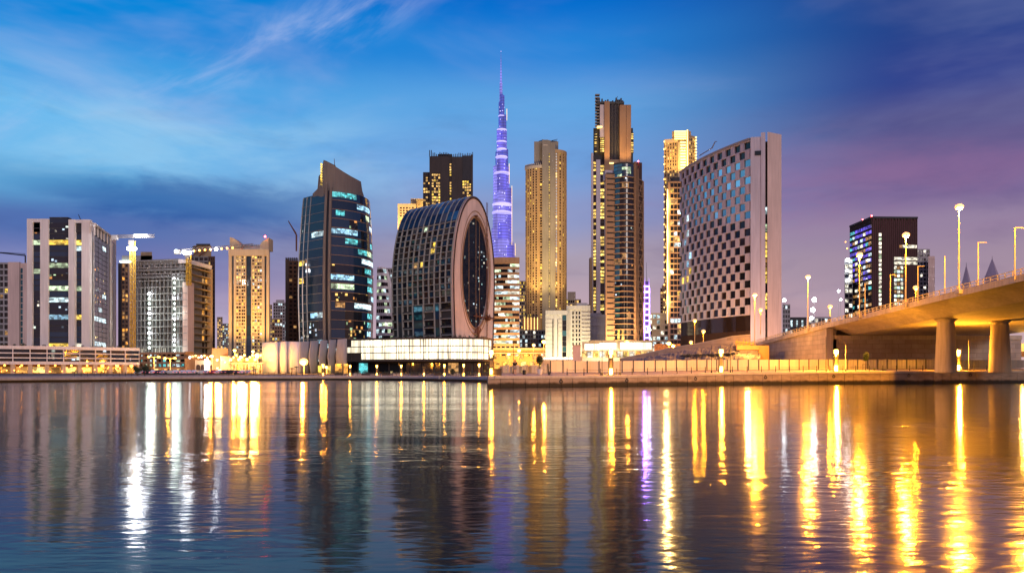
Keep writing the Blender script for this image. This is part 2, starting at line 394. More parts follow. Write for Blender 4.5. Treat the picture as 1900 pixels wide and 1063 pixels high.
def brickwall(name, col, joint, bw, bh, rough=.8):
    m = MN(name); g = m.n('ShaderNodeNewGeometry'); s_ = m.n('ShaderNodeSeparateXYZ'); m.l(g.outputs['Position'], s_.inputs[0])
    ad = m.n('ShaderNodeMath', operation='ADD'); m.l(s_.outputs[0], ad.inputs[0]); m.l(s_.outputs[1], ad.inputs[1])
    cb = m.n('ShaderNodeCombineXYZ'); m.l(ad.outputs[0], cb.inputs[0]); m.l(s_.outputs[2], cb.inputs[1])
    b = m.n('ShaderNodeTexBrick'); m.l(cb.outputs[0], b.inputs['Vector']); b.inputs['Scale'].default_value = 1; b.inputs['Brick Width'].default_value = bw; b.inputs['Row Height'].default_value = bh; b.inputs['Mortar Size'].default_value = .025 * bw
    b.inputs['Color1'].default_value = (*col, 1); b.inputs['Color2'].default_value = (col[0]*.82, col[1]*.8, col[2]*.8, 1); b.inputs['Mortar'].default_value = (*joint, 1)
    v = m.ramp(m.noise(m.pos((1, 1, .5)), .5, 6), [(.3, .7), (.7, 1.0)])
    m.l(m.mix(1.0, b.outputs[0], v, 'MULTIPLY'), m.b.inputs['Base Color']); m.b.inputs['Roughness'].default_value = rough
    m.bump(b.outputs['Fac'], .03, .5)
    return m.m
abut = brickwall('abutment stone blocks', (.44, .37, .31), (.30, .25, .21), 2.2, .8)
def quaym():
    m = MN('quay stone'); g = m.n('ShaderNodeNewGeometry'); s_ = m.n('ShaderNodeSeparateXYZ'); m.l(g.outputs['Position'], s_.inputs[0])
    nz = m.noise(m.pos((1, 1, .3)), .9, 6, .65)
    ad = m.n('ShaderNodeMath', operation='ADD'); m.l(s_.outputs[2], ad.inputs[0])
    mu = m.n('ShaderNodeMath', operation='MULTIPLY'); m.l(nz, mu.inputs[0]); mu.inputs[1].default_value = -.55; m.l(mu.outputs[0], ad.inputs[1])
    tide_shade = m.ramp(ad.outputs[0], [(.0, (.012, .009, .007)), (.34, (.34, .27, .22)), (.1, (.05, .035, .025)), (.2, (.22, .16, .12))])   # algae and wet line, with the waterline shadow painted into the same dark
    v = m.ramp(m.noise(m.pos((.8, .8, 2.5)), 1.1, 6), [(.3, .62), (.68, 1.0)])
    m.l(m.mix(1.0, tide_shade, v, 'MULTIPLY'), m.b.inputs['Base Color']); m.b.inputs['Roughness'].default_value = .75
    m.bump(m.noise(m.pos(), 4, 5), .02, .5); return m.m
quay_m = quaym()
pave = conc('promenade paving', (.46, .39, .32), .6, .25, .4); coping = conc('coping stone', (.52, .46, .40), .65, .2, .5); deckc = conc('bridge concrete', (.56, .48, .37), .8, .34, .3)
groundm = conc('asphalt and sand ground', (.16, .12, .09), .85, .4, .05); hoard = conc('hoarding panel', (.58, .52, .44), .6, .15, .6); lqm = conc('pale quay concrete', (.40, .37, .34), .75, .3, .35)
rubble_m = conc('rough grey concrete', (.26, .23, .21), .95, .45, .9); shade_dark = conc('shade dark concrete', (.02, .017, .015), .5, .4, .8)
def leafm(name, col):
    m = MN(name); g = m.n('ShaderNodeNewGeometry'); r = m.ramp(g.outputs['Random Per Island'], [(0, (col[0]*.5, col[1]*.55, col[2]*.5)), (1, (col[0]*1.5, col[1]*1.4, col[2]*1.3))])
    m.l(r, m.b.inputs['Base Color']); m.b.inputs['Roughness'].default_value = .6; return m.m
leaf = leafm('leaves', (.055, .085, .022)); leafd = leafm('dark leaves', (.02, .04, .014)); bark = conc('bark', (.10, .07, .045), .9, .4, 4)
def waterm():
    m = MN('canal water'); m.b.inputs['Base Color'].default_value = (.004, .008, .012, 1); m.b.inputs['Roughness'].default_value = .095; m.b.inputs['IOR'].default_value = 1.333; m.b.inputs['Specular IOR Level'].default_value = .3
    p1 = m.noise(m.pos((.55, 1.0, 1)), 1.5, 2, .5); p2 = m.noise(m.pos((.4, 1.0, 1)), 5.0, 2, .5); p3 = m.noise(m.pos((.12, .5, 1)), .25, 3, .5)
    patch = m.ramp(m.noise(m.pos((.05, .25, 1)), .5, 3), [(.38, .12), (.62, 1.0)])
    def mm(op, a, b):
        x = m.n('ShaderNodeMath', operation=op)
        for i, v in ((0, a), (1, b)):
            if isinstance(v, (int, float)): x.inputs[i].default_value = v
            else: m.l(v, x.inputs[i])
        return x.outputs[0]
    h = mm('ADD', mm('MULTIPLY', mm('ADD', mm('MULTIPLY', p1, .030), mm('MULTIPLY', p2, .020)), patch), mm('MULTIPLY', p3, .022))
    x = m.n('ShaderNodeBump'); x.inputs['Distance'].default_value = 1.0; x.inputs['Strength'].default_value = WSTR
    m.l(h, x.inputs['Height']); m.l(x.outputs[0], m.b.inputs['Normal'])
    return m.m
WSTR = .55
water_m = waterm()
# ------------------------------------------------------------------ ground and water
GZ = 0.85
K = 0.64            # waterfront unit in metres
LQ = [(-700, 150), (-400, 158), (-150, 168), (0, 180), (150, 196), (300, 213), (475, 228), (620, 236), (700, 236), (780, 226), (850, 206), (900, 188), (932, 176)]
LQ = [G(p, d) for p, d in LQ]
def smooth(pts, n=3):
    for _ in range(n):
        q = [pts[0]]
        for a, b in zip(pts, pts[1:]):
            q += [(a[0]*.75 + b[0]*.25, a[1]*.75 + b[1]*.25), (a[0]*.25 + b[0]*.75, a[1]*.25 + b[1]*.75)]
        pts = q + [pts[-1]]
    return pts
LQ = smooth(LQ, 2)
RQ = [G(905, 122), G(1134, 134), G(1360, 148), G(1600, 160), G(1900, 172), G(2300, 190)]
m = MB(); m.face([(-1500, -150, 0), (1500, -150, 0), (1500, 330, 0), (-1500, 330, 0)], water_m); struct('water', m)
m = MB()
front_edge = [(p[0]*K, (p[1] + .4)*K) for p in LQ] + [(20*K, 176*K)] + [(p[0]*K, (p[1] + 12)*K) for p in RQ[1:]]
poly = [(-7000, front_edge[0][1])] + front_edge + [(7000, front_edge[-1][1]), (9000, 9000), (-9000, 9000)]
m.face([(p[0], p[1], GZ) for p in poly], groundm)
m.face([(front_edge[0][0], front_edge[0][1], GZ), (-7000, front_edge[0][1], GZ), (-7000, front_edge[0][1], -1), (front_edge[0][0], front_edge[0][1], -1)], groundm)
struct('ground', m)

# ------------------------------------------------------------------ towers
def tower(name, label, p0, p1, d, cat='tower', group=None):
    return Bld(name, label, cat, (X((p0 + p1)/2, d), d, GZ), group)
def flat(p0, p1, d, d1=None): return Map([G(p0, d), G(p1, d1 or d)])
def sx(mp, px, p0, p1): return mp.len * (px - p0) / (p1 - p0)

def office_A():
    b = tower('office_tower', 'white pier office tower with dark glass strips standing above the long low podium', 53, 213, 450)
    d, m = 450, MB(); zt = Zp(407, d); zb = GZ
    m.prism(core_poly([G(53.5, d), G(127, d), G(127.2, d+3), G(166, d+3), G(174, d+8), G(192, d+32), G(204, d+47), G(212.5, d+59)], 40), zb, zt - 1, gdark)
    fp = flat(53, 127, d); s = lambda px: sx(fp, px, 53, 127)
    for a, c in ((53, 63), (77.5, 92.5)): fbox(m, fp, s(a), s(c), zb, zt, -1, 1.6, white)
    fbox(m, fp, s(63), s(77.5), zt - 2.0, zt, -1, 1.4, white)
    fq = Map([G(127, d-1.5), G(166, d-1.5)]); q = lambda px: sx(fq, px, 127, 166)
    for a, c in ((127, 138.5), (151, 166)): fbox(m, fq, q(a), q(c), zb, zt - .4, -3, .1 if a == 127 else -.1, white)
    fbox(m, fq, q(138.5), q(151), zt - 2.4, zt - .5, -3, -.2, white)
    fbox(m, fp, s(63.2), s(77.3), zt - 7.6, zt - 2.1, -.5, .3, dgrey); fbox(m, fq, q(138.7), q(150.8), zt - 8, zt - 2.5, -3.5, -1.4, dgrey)
    nf = 25; fh = (zt - 2.2 - 5) / nf
    cents = {2: Ly, 6: Lc, 8: Ln, 11: Lg, 13: Lg, 20: Ly, 21: Lg}
    for mp, a, c, off, sd_ in ((fp, s(63.2), s(77.3), .3, 3), (fp, s(92.8), s(126.8), .6, 4), (fq, q(138.8), q(150.8), -2.0, 5)):
        rn = random.Random(sd_)
        for f in range(nf):
            z = 5 + f * fh; fi = nf - 1 - f
            if sd_ == 4: mt = {3: Ly, 7: Lg, 9: Spa, 11: Lg, 13: Lc, 14: Spk, 15: Spk, 16: Lb, 17: Spk, 18: Spk, 21: Ly, 23: Lg}.get(fi, gblue if rn.random() < .5 else Spk)
            elif sd_ == 3: mt = {1: Spa, 3: Lg, 8: Lg, 12: Spk, 13: Spk, 14: Spk, 15: Spk, 16: Spk, 17: Spk, 18: Spk, 19: Spk, 22: Ln}.get(fi, gblue)
            else: mt = {3: Ly, 4: Lc, 11: Lg, 14: Spk, 16: Ly, 17: Spk, 21: Ln}.get(fi, gblue)
            fbox(m, mp, a, c, z, z + .16*fh, off - .6, off + .10, dgrey)
            b.win(mp, a + .02, c - .02, z + .17*fh, z + .99*fh, off - .6, off, mt)
    zc = Zp(405, d); fbox(m, fp, s(93), s(126.5), zt - 3, zc, -3, .4, gblue); fbox(m, fp, s(92.6), s(127), zc, zc + .5, -3.2, .7, dgrey)
    # receding curved side
    sp_ = Map([G(166, d-1), G(174.5, d+8)]); fbox(m, sp_, 0, sp_.len, zb, zt - .8, -1.5, .2, white); fbox(m, sp_, sp_.len*.35, sp_.len*.72, 8, zt - 6, -1, .32, gbrown)
    cv = Map([G(174.5, d+8), G(183, d+19), G(192, d+32), G(199, d+41), G(204, d+48)])
    facade(b, m, cv, 0, cv.len, 5, zt - 8, 26, 4, dgrey, runs(9, 26, 4, gdark, [Spa, Lc, Ld, Spk], .32, 1, 4), pier=.03, sp=.1, rec=.12, merge=True, slab=dgrey)
    fbox(m, cv, 0, cv.len, zt - 1.8, zt - .6, -2, .8, white)
    for i in range(6): fbox(m, cv, cv.len*i/5 - (.5 if i == 5 else 0), cv.len*i/5 + .5, zt - 8, zt - 1.8, -2, .6, white)
    en = Map([G(204, d+48), G(213, d+59)]); fbox(m, en, 0, en.len, zb, zt - .8, -2, .9, white); fbox(m, en, en.len*.35, en.len*.75, 8, zt - 5, -1, 1.0, gbrown)
    m.build('wall', b.root); b.finish(100)
    k = MB(); x, y = G(153, d+15); k.tube((x, y, zt), (x - 2.5, y, zt + 6), .25, .2, mdark, 5); k.box(x-1.5, y-1.5, zt-2, x+1.5, y+1.5, zt+1, dgrey); k.build('roof_crane', b.root)
office_A()

def podium_A():
    b = tower('podium_building', 'long low podium with three dark window bands above a glowing orange arcade', 0, 258, 370, 'podium')
    m = MB(); ap = arc(G(-170, 345), G(258, 392), 8, 14); mp = Map(ap); z0 = GZ; z1 = Zp(643, 372)
    m.prism(core_poly(ap, 45), z0 + 4.6, z1 - .2, gdark)
    m.prism(core_poly(arc(G(-170, 349), G(256, 397), 8, 14), 40), z0, z0 + 4.6, orange_c)
    zs = [Zp(y, 372) for y in (671, 665.5, 663.5, 657, 655, 649)]
    nb = 14; L_ = mp.len
    fbox(m, mp, 0, L_, z0 + 4.4, zs[0], -1, .7, white); fbox(m, mp, 0, L_, zs[5], z1, -1, .8, white)
    for a in (1, 3): fbox(m, mp, 0, L_, zs[a], zs[a+1], -.5, .55, white)
    for a in range(nb + 1): fbox(m, mp, max(0, L_*a/nb - .18), min(L_, L_*a/nb + .18), zs[0], zs[5], -.5, .62, white)
    for r in range(3):
        zz = zs[2*r] if r == 0 else zs[2*r]
        for c in range(nb): b.win(mp, L_*c/nb + .2, L_*(c+1)/nb - .2, zz + .03, zs[2*r+1] - .03, -.5, .12, Spk if (c * 7 + r * 3) % 5 else gbrown)
    for a in range(nb * 1 + 1):
        fbox(m, mp, max(0, L_*a/nb - .9), min(L_, L_*a/nb + .9), z0, z0 + 4.4, -3.5, .4, cream)
    m.build('wall', b.root); b.finish(100)
    sm = Map(arc(G(-168, 347.5), G(257, 395), 8, 14))
    rn = random.Random(4)
    for c in range(nb):
        k = MB(); fbox(k, sm, sm.len*(c+.12)/nb, sm.len*(c+.88)/nb, z0 + .3, z0 + 3.2, -1.6, -.6, rn.choice([La, La, La, Lw])); k.build('shop_window', b.root)
        if c > 3:
            q = mp(L_*(c+.5)/nb, z0 + 3.9, -1.0); plight(q, 5000 if c < 11 else 8000, (1, .32, .03) if c < 11 else (1, .45, .08), .3, b.root)
            kk = MB(); kk.ball((q[0], q[1], q[2]), .45 if c < 11 else .8, led_arc, 8); kk.build('arcade_lamp', b.root)
        for j in range(3):
            q = mp(L_*(c + rn.uniform(.1, .9))/nb, z0 + rn.uniform(.8, 3.4), .5 + rn.uniform(0, 2)); kk = MB(); kk.ball((q[0], q[1], q[2]), rn.uniform(.16, .34), led_arc, 6); kk.build('arcade_lamp', b.root)
    # planting along the roof edge
    for i in range(16):
        q = mp(L_*(.30 + i*.043), z1, -1.5); shrub('roof_shrub', q, rn.uniform(.7, 1.5), rn, 'low green shrub in the planter on the podium roof', 'shrubs along the podium roof', 40)
def leaves(mb, c, rx, rz, n, size, mat, rn, hollow=.35):
    k = mb.mi(mat)
    for _ in range(n):
        while True:
            p = Vector((rn.uniform(-1, 1), rn.uniform(-1, 1), rn.uniform(-1, 1)))
            if hollow < p.length < 1: break
        p = Vector((c[0] + p.x*rx, c[1] + p.y*rx, c[2] + p.z*rz)); u = Vector((rn.gauss(0, 1), rn.gauss(0, 1), rn.gauss(0, 1))).normalized(); v = u.orthogonal().normalized()
        a = size * rn.uniform(.6, 1.3); i = len(mb.v); mb.v += [tuple(p - u*a), tuple(p + v*a*.45), tuple(p + u*a), tuple(p - v*a*.45)]; mb.f.append((i, i+1, i+2, i+3)); mb.m.append(k)
def shrub(name, q, r, rn, label, group, n=60, mat=None):
    t = thing(name, label, 'shrub', q, group); m = MB()
    for _ in range(4): leaves(m, (q[0] + rn.uniform(-r, r)*.9, q[1] + rn.uniform(-.5, .5)*r, q[2] + r*rn.uniform(.3, .6)), r*.6, r*.5, n // 4 + 4, r*.22, mat or leafd, rn, 0)
    m.build('foliage', t, normals=False); k = MB(); k.tube(q, (q[0], q[1], q[2] + r*.5), .08*r, .04*r, bark, 5); k.build('stem', t)
podium_A()

def edge_block():
    b = tower('apartment_block', 'pink walled apartment block with stacked grey balconies, cut by the picture edge', 0, 52, 540, 'apartment block')
    d, m = 540, MB(); zt = Zp(488, d)
    m.prism(core_poly([G(-60, d), G(52, d)], 30), GZ, zt, pinkw)
    mp = flat(-60, 17, d); facade(b, m, mp, 0, mp.len, 5, zt - 1, 17, 9, greyw, pk(3, [gdark, ggrey], [(Ld, .10), (Lc, .05), (Ly, .06)]), pier=.22, sp=.3, rec=.9)
    q = flat(17, 52, d); fbox(m, q, 0, q.len*.60, GZ, zt + .5, -1, 1.4, pinkw); fbox(m, q, q.len*.76, q.len, GZ, zt - 1, -1, .8, pinkw)
    for f in range(17): b.win(q, q.len*.61, q.len*.75, 5 + f*4.2, 8.6 + f*4.2, -1, .1, gteal)
    m.build('wall', b.root); b.finish(100)
edge_block()

def site_B():
    b = tower('unfinished_building', 'grey concrete building shell under construction with columns of white work lights', 252, 393, 490, 'building')
    d, m = 490, MB(); zt = Zp(483, d); a, c, e = G(253, d), G(347, d-8), G(392, d+22)
    m.prism(core_poly([(a[0]+.5, a[1]+3.5), (c[0]-.5, c[1]+3.5), (e[0]-2, e[1]+2)], 25), GZ, zt - 3, grey)
    fp, rp = Map([a, c]), Map([c, e]); nf = 16; fh = (zt - 6) / nf; nc = 13
    for f in range(nf + 1):
        z = 5 + f*fh; fbox(m, fp, 0, fp.len, z, z + .45, -4, .3, greyw)
        if f < nf:
            for k in range(nc + 1): fbox(m, fp, max(0, fp.len*k/nc - .3), min(fp.len, fp.len*k/nc + .3), z + .45, z + fh, -1.2, -.3, grey)
            rn = random.Random(f)
            for k in range(nc):
                x0 = fp.len*k/nc
                if k in (3, 9, 10): continue
                mt = ggrey if rn.random() < .8 else dgrey
                if f == 2 and k in (0, 1, 4, 5, 6, 11, 12): mt = Ln
                b.win(fp, x0 + fp.len/nc*rn.uniform(.2, .4), x0 + fp.len/nc*.92, z + .5, z + fh*rn.uniform(.75, .97), -2.2, -2, mt)
    for z in (zt - 12, zt - 7.5): fbox(m, fp, 0, fp.len, z, z + 1.5, -1, .5, grey)
    fbox(m, fp, 1, fp.len*.84, zt - 3.2, zt + .2, -6, -.8, grey)
    for k in range(9): fbox(m, fp, fp.len*.84*k/8 + .9, fp.len*.84*k/8 + 1.3, zt - 9, zt - 3.2, -3, -.5, greyw)
    fbox(m, rp, 0, rp.len*.24, GZ, zt - 15, -3, .6, pinkw)
    for f in range(nf):
        z = 5 + f*fh; fbox(m, rp, rp.len*.24 if f < nf - 3 else 0, rp.len, z, z + .5, -3, .9, beige)
        for k in range(5):
            s0 = rp.len*(.26 + .15*k); b.win(rp, s0, s0 + rp.len*.09, z + .5, z + fh*.85, -2.2, -1.7, [gbrown, La, Ld, gbrown][(f*5 + k*3) % 4] if (f + k) % 3 else gbrown)
    fbox(m, rp, 0, rp.len, zt - 3, zt - .4, -6, .5, white); fbox(m, rp, rp.len*.93, rp.len, GZ, zt - 3, -3, 1.0, beige)
    m.build('concrete_frame', b.root); b.finish(100)
    for px, y0, y1, n in ((275.5, 545, 645, 12), (323, 515, 650, 15)):
        for i in range(n):
            y = y0 + (y1 - y0)*i/(n-1); k = MB(); x, yy = G(px, d-6); k.ball((x, yy + 1.2, Zp(y, d-5)), .85, flood_w if i % 4 == 0 else led_green, 8); k.build('work_light', b.root)
        plight((X(px, d-12), d - 9, Zp((y0+y1)/2, d)), 2400, (.85, 1, .9), 3, b.root); plight((X(px, d-12), d - 9, Zp(y1, d)), 3000, (.85, 1, .9), 3, b.root)
        plight((X(px, d-12), d - 9, Zp(y0+15, d)), 2000, (.85, 1, .9), 3, b.root)
site_B()
def sliver():
    b = tower('apartment_tower', 'slim grey apartment tower with a column of orange windows behind the crane mast', 220, 252, 570, 'apartment tower')
    d, m = 570, MB(); zt = Zp(490, d)
    m.prism(core_poly([G(220, d), G(281, d)], 25), GZ, zt, grey); m.prism(core_poly([G(226, d+1), G(283, d+1)], 20), zt, Zp(474, d), greyw); m.prism(core_poly([G(261, d+1), G(282, d+1)], 15), zt, Zp(467, d), beige)
    mp = flat(220, 252, d); fbox(m, mp, 0, mp.len*.18, GZ, zt + .5, -1, .7, dgrey); fbox(m, mp, mp.len*.6, mp.len, GZ, zt + .3, -1, .5, pinkw)
    facade(b, m, mp, mp.len*.2, mp.len*.58, 5, zt, 24, 2, tan, pk(5, [gdark, gbrown], [(La, .25), (Ld, .15)]), pier=.25, sp=.3, rec=.5)
    fbox(m, mp, mp.len*.1, mp.len*.7, Zp(487, d), Zp(484, d), -.5, 1.0, led_green)
    m.build('wall', b.root); b.finish(100)
    b = tower('apartment_tower', 'dark grey tower with cluttered rooftop plant behind the lit construction site', 355, 400, 590, 'apartment tower')
    d = 590; m = MB(); zt = Zp(478, d)
    m.prism(core_poly([G(352, d), G(399, d)], 25), GZ, zt, grey); mp = flat(352, 399, d)
    facade(b, m, mp, mp.len*.74, mp.len, 8, zt, 26, 3, brown, pk(6, [gdark, gbrown], [(Ld, .12), (Lw, .06)]), pier=.3, sp=.3, rec=.4)
    facade(b, m, mp, 0, mp.len*.74, zt - 14, zt, 4, 4, grey, pk(16, [gdark], [(Ld, .12)]), pier=.2, sp=.3, rec=.4)
    m.prism(core_poly([G(359, d+2), G(392, d+2)], 14), zt, Zp(455, d), beige); m.prism(core_poly([G(364, d+1), G(390, d+1)], 14), Zp(455, d), Zp(452, d), dgrey)
    fbox(m, flat(357, 366, d+1.5), 0, 3.6, Zp(466, d), Zp(457, d), -.3, .3, dgrey)
    for u, v in (((355, 476), (378, 462)), ((368, 476), (385, 464))): m.tube((X(u[0], d-1), d-1, Zp(u[1], d)), (X(v[0], d-1), d-1, Zp(v[1], d)), .5, .5, mrust, 5)
    m.build('wall', b.root); b.finish(100)
sliver()

def crane(px, d, ybase, ytop, yj, j0, j1, label, lights, sag=0.0, lean=None):
    x, y = G(px, d); t = thing('tower_crane', label, 'crane', (x, y, GZ)); m = MB(); w = 1.0
    z0, z1 = Zp(ybase, d), Zp(ytop, d)
    for a in (-1, 1):
        for c in (-1, 1): m.tube((x + a*w, y + c*w, z0), (x + a*w, y + c*w, z1), .28, .28, myel, 4)
    z = z0; k = 0
    while z < z1 - 2:
        for c in (-1, 1): m.tube((x - w*(-1)**k, y + c*w, z), (x + w*(-1)**k, y + c*w, z + 2.4), .16, .16, myel, 4)
        for c in (-1, 1): m.tube((x + c*w, y - w*(-1)**k, z), (x + c*w, y + w*(-1)**k, z + 2.4), .16, .16, myel, 4)
        z += 2.4; k += 1
    m.build('mast', t)
    m = MB(); zj = Zp(yj[0], d); zk = Zp(yj[1], d); xa, xb = X(j0, d), X(j1, d)
    n = 26
    P = [(xa + (xb - xa)*i/n, zj + (zk - zj)*i/n) for i in range(n + 1)]
    for (ax, az_), (bx, bz) in zip(P, P[1:]):
        for c in (-.6, .6): m.tube((ax, y + c, az_), (bx, y + c, bz), .17, .17, mjib, 4)
        m.tube((ax, y, az_ + 1.5), (bx, y, bz + 1.5), .17, .17, mjib, 4); m.tube((ax, y - .6, az_), ((ax+bx)/2, y, (az_+bz)/2 + 1.5), .1, .1, mjib, 4); m.tube(((ax+bx)/2, y, (az_+bz)/2 + 1.5), (bx, y - .6, bz), .1, .1, mjib, 4)
    m.build('jib', t)
    m = MB(); m.box(x - 1.3, y - 2.4, z1 - 2.5, x + 1.3, y - .9, z1, mjib); m.build('cab', t)
    cx_ = xb if abs(xb - x) < abs(xa - x) else xa
    m = MB(); m.box(cx_ - 1.6, y - 1, (zk if cx_ == xb else zj) - 1.2, cx_ + 1.6, y + 1, (zk if cx_ == xb else zj) + 1.4, greyw); m.build('counterweight', t)
    for lx, ly, r, mt in lights:
        m = MB(); m.ball((X(lx, d), y - 1.6, Zp(ly, d)), r, mt, 8); m.build('work_light', t)
    return t
crane(246, 440, 645, 447, (441, 440), 213, 287, 'orange tower crane with white floodlights beside the white pier office tower', [(254 + i*4, 438.5, .75, flood_w) for i in range(6)] + [(241, 462, 1.0, flood_w), (247, 462, 1.2, flood_w), (253, 462, 1.0, flood_w)])
plight((X(247, 430), 432, Zp(455, 430)), 26000, (.95, .95, 1), 1)
crane(350, 455, 530, 472, (468, 457), 329, 470, 'yellow tower crane with a string of bulbs along its jib above the construction site', [(329, 467, 1.1, led_green), (344, 469, 1.2, flood_w), (349, 471, 1.3, flood_w), (353, 470, 1.2, flood_w)] + [(362 + i*10.2, 466.4 - i*.8, .65 + .3*(i == 4), sodium_far if i != 4 else flood_w) for i in range(8)])
def far_crane(px, d, y0, y1, x1, yb, label, mat):
    x, y = G(px, d); t = thing('luffing_crane', label, 'crane', (x, y, Zp(y0, d))); m = MB(); m.tube((x, y, Zp(y0 + 30, d)), (x, y, Zp(y0, d)), .7, .7, mat, 4); m.build('mast', t)
    m = MB(); m.tube((x, y, Zp(y0, d)), (X(x1, d), y, Zp(y1, d)), .6, .4, mat, 4); m.tube((x, y, Zp(y0 - 3, d)), (X(x1, d), y, Zp(y1, d)), .25, .25, mat, 4); m.build('jib', t)
far_crane(47, 700, 474, 467, -20, 0, 'thin dark crane jib crossing the sky at the picture edge', mdark)
far_crane(550, 640, 436, 410, 535, 0, 'thin crane jib leaning out behind the dark curved glass tower', mrust)

def tower_C():
    b = tower('residential_tower', 'gold lit cream residential tower with two raised horns on its roof', 425, 500, 520)
    d, m = 520, MB(); zt = Zp(463, d); mp = flat(425, 500, d); s = lambda p: sx(mp, p, 425, 500)
    m.prism(core_poly([G(425.3, d+.8), G(499.7, d+.8)], 28), GZ, zt - .2, cream)
    fbox(m, mp, 0, mp.len, zt - 4.5, zt, -1, 1.2, cream)
    for a, c in ((425, 430.5), (434.5, 438.5), (447.6, 448.6), (455.8, 457.2), (466.8, 468), (477, 478), (486.5, 491.5), (495, 500)): fbox(m, mp, s(a), s(c), GZ, zt - 4.5, -1, .9, cream)
    nf = 33; fh = (zt - 10) / nf
    P = pk(11, [gdark, gbrown], [(Ly, .24), (Lw, .2), (Ld, .14), (Lc, .03)])
    for k, (a, c) in enumerate(((438.5, 447.6), (448.6, 455.8), (468, 477), (478, 486.5))): facade(b, m, mp, s(a), s(c), 5.5, zt - 4.6, nf, 2, cream, lambda f, c, k=k: P(f, c + 10*k), pier=.12, sp=.36, rec=.65, top=False)
    for a, c in ((430.5, 434.5), (457.2, 466.8), (491.5, 495)):
        fbox(m, mp, s(a), s(c), GZ, zt - 4.5, -1, -.6, gdark)
        for f in range(nf // 3): b.win(mp, s(a) + .05, s(c) - .05, 6 + f*fh*3, 6 + f*fh*3 + fh*2.9, -.8, -.2, gblue if f % 4 or a != 457.2 else Spk)
    m.build('wall', b.root); b.finish(100)
    for a, c, za, zc in ((427, 448, 440, 455), (483, 499, 455, 441)):
        k = MB(); hp = flat(a, c, d+1)
        n = 10
        zt_ = [Zp((za + (zc - za)*(i/n)**(1.8 if za < zc else .55)), d) for i in range(n + 1)]
        k.grid([[hp(hp.len*i/n, zt - .05, .6), hp(hp.len*i/n, zt_[i], .6), hp(hp.len*i/n, zt_[i], -9), hp(hp.len*i/n, zt - .05, -9)] for i in range(n + 1)], cream); k.build('roof_horn', b.root)
    k = MB(); hp = flat(448, 484, d+4); fbox(k, hp, 0, hp.len, zt, zt + 3.2, -6, 0, greyw)
    for i in range(9): fbox(k, hp, hp.len*i/9 + .3, hp.len*i/9 + .9, zt + 3.2, zt + 4.2, -4, -.5, msteel)
    k.build('roof_plant', b.root)
    k = MB(); k.ball((X(492, d), d, Zp(439, d)), .6, led_red, 8); k.build('beacon', b.root)
    for px in (428, 443, 462, 482, 497): spot((X(px, d-20), d - 26, 3), (X(px, d), d, 62), 90000, (1, .52, .12), 60, b.root)
tower_C()

def tower_D():
    b = tower('residential_tower', 'dim brown residential tower half hidden behind the dark curved glass tower', 530, 558, 570)
    d, m = 570, MB(); zt = Zp(484, d); mp = flat(530, 560, d); m.prism(core_poly([G(530.2, d+.5), G(560, d+.5)], 25), GZ, zt, brown)
    fbox(m, mp, 0, mp.len*.2, GZ, zt + 1, -1, .8, umber); facade(b, m, mp, mp.len*.2, mp.len*.72, 8, zt - 1, 24, 2, brown, pk(15, [gdark, gbrown], [(Ld, .07)]), pier=.3, sp=.4, rec=.6)
    for i in range(6): fbox(m, mp, mp.len*i*.13, mp.len*i*.13 + .4, zt, zt + 2.5, -3, .4, mdark)
    m.build('wall', b.root); b.finish(100)
tower_D()

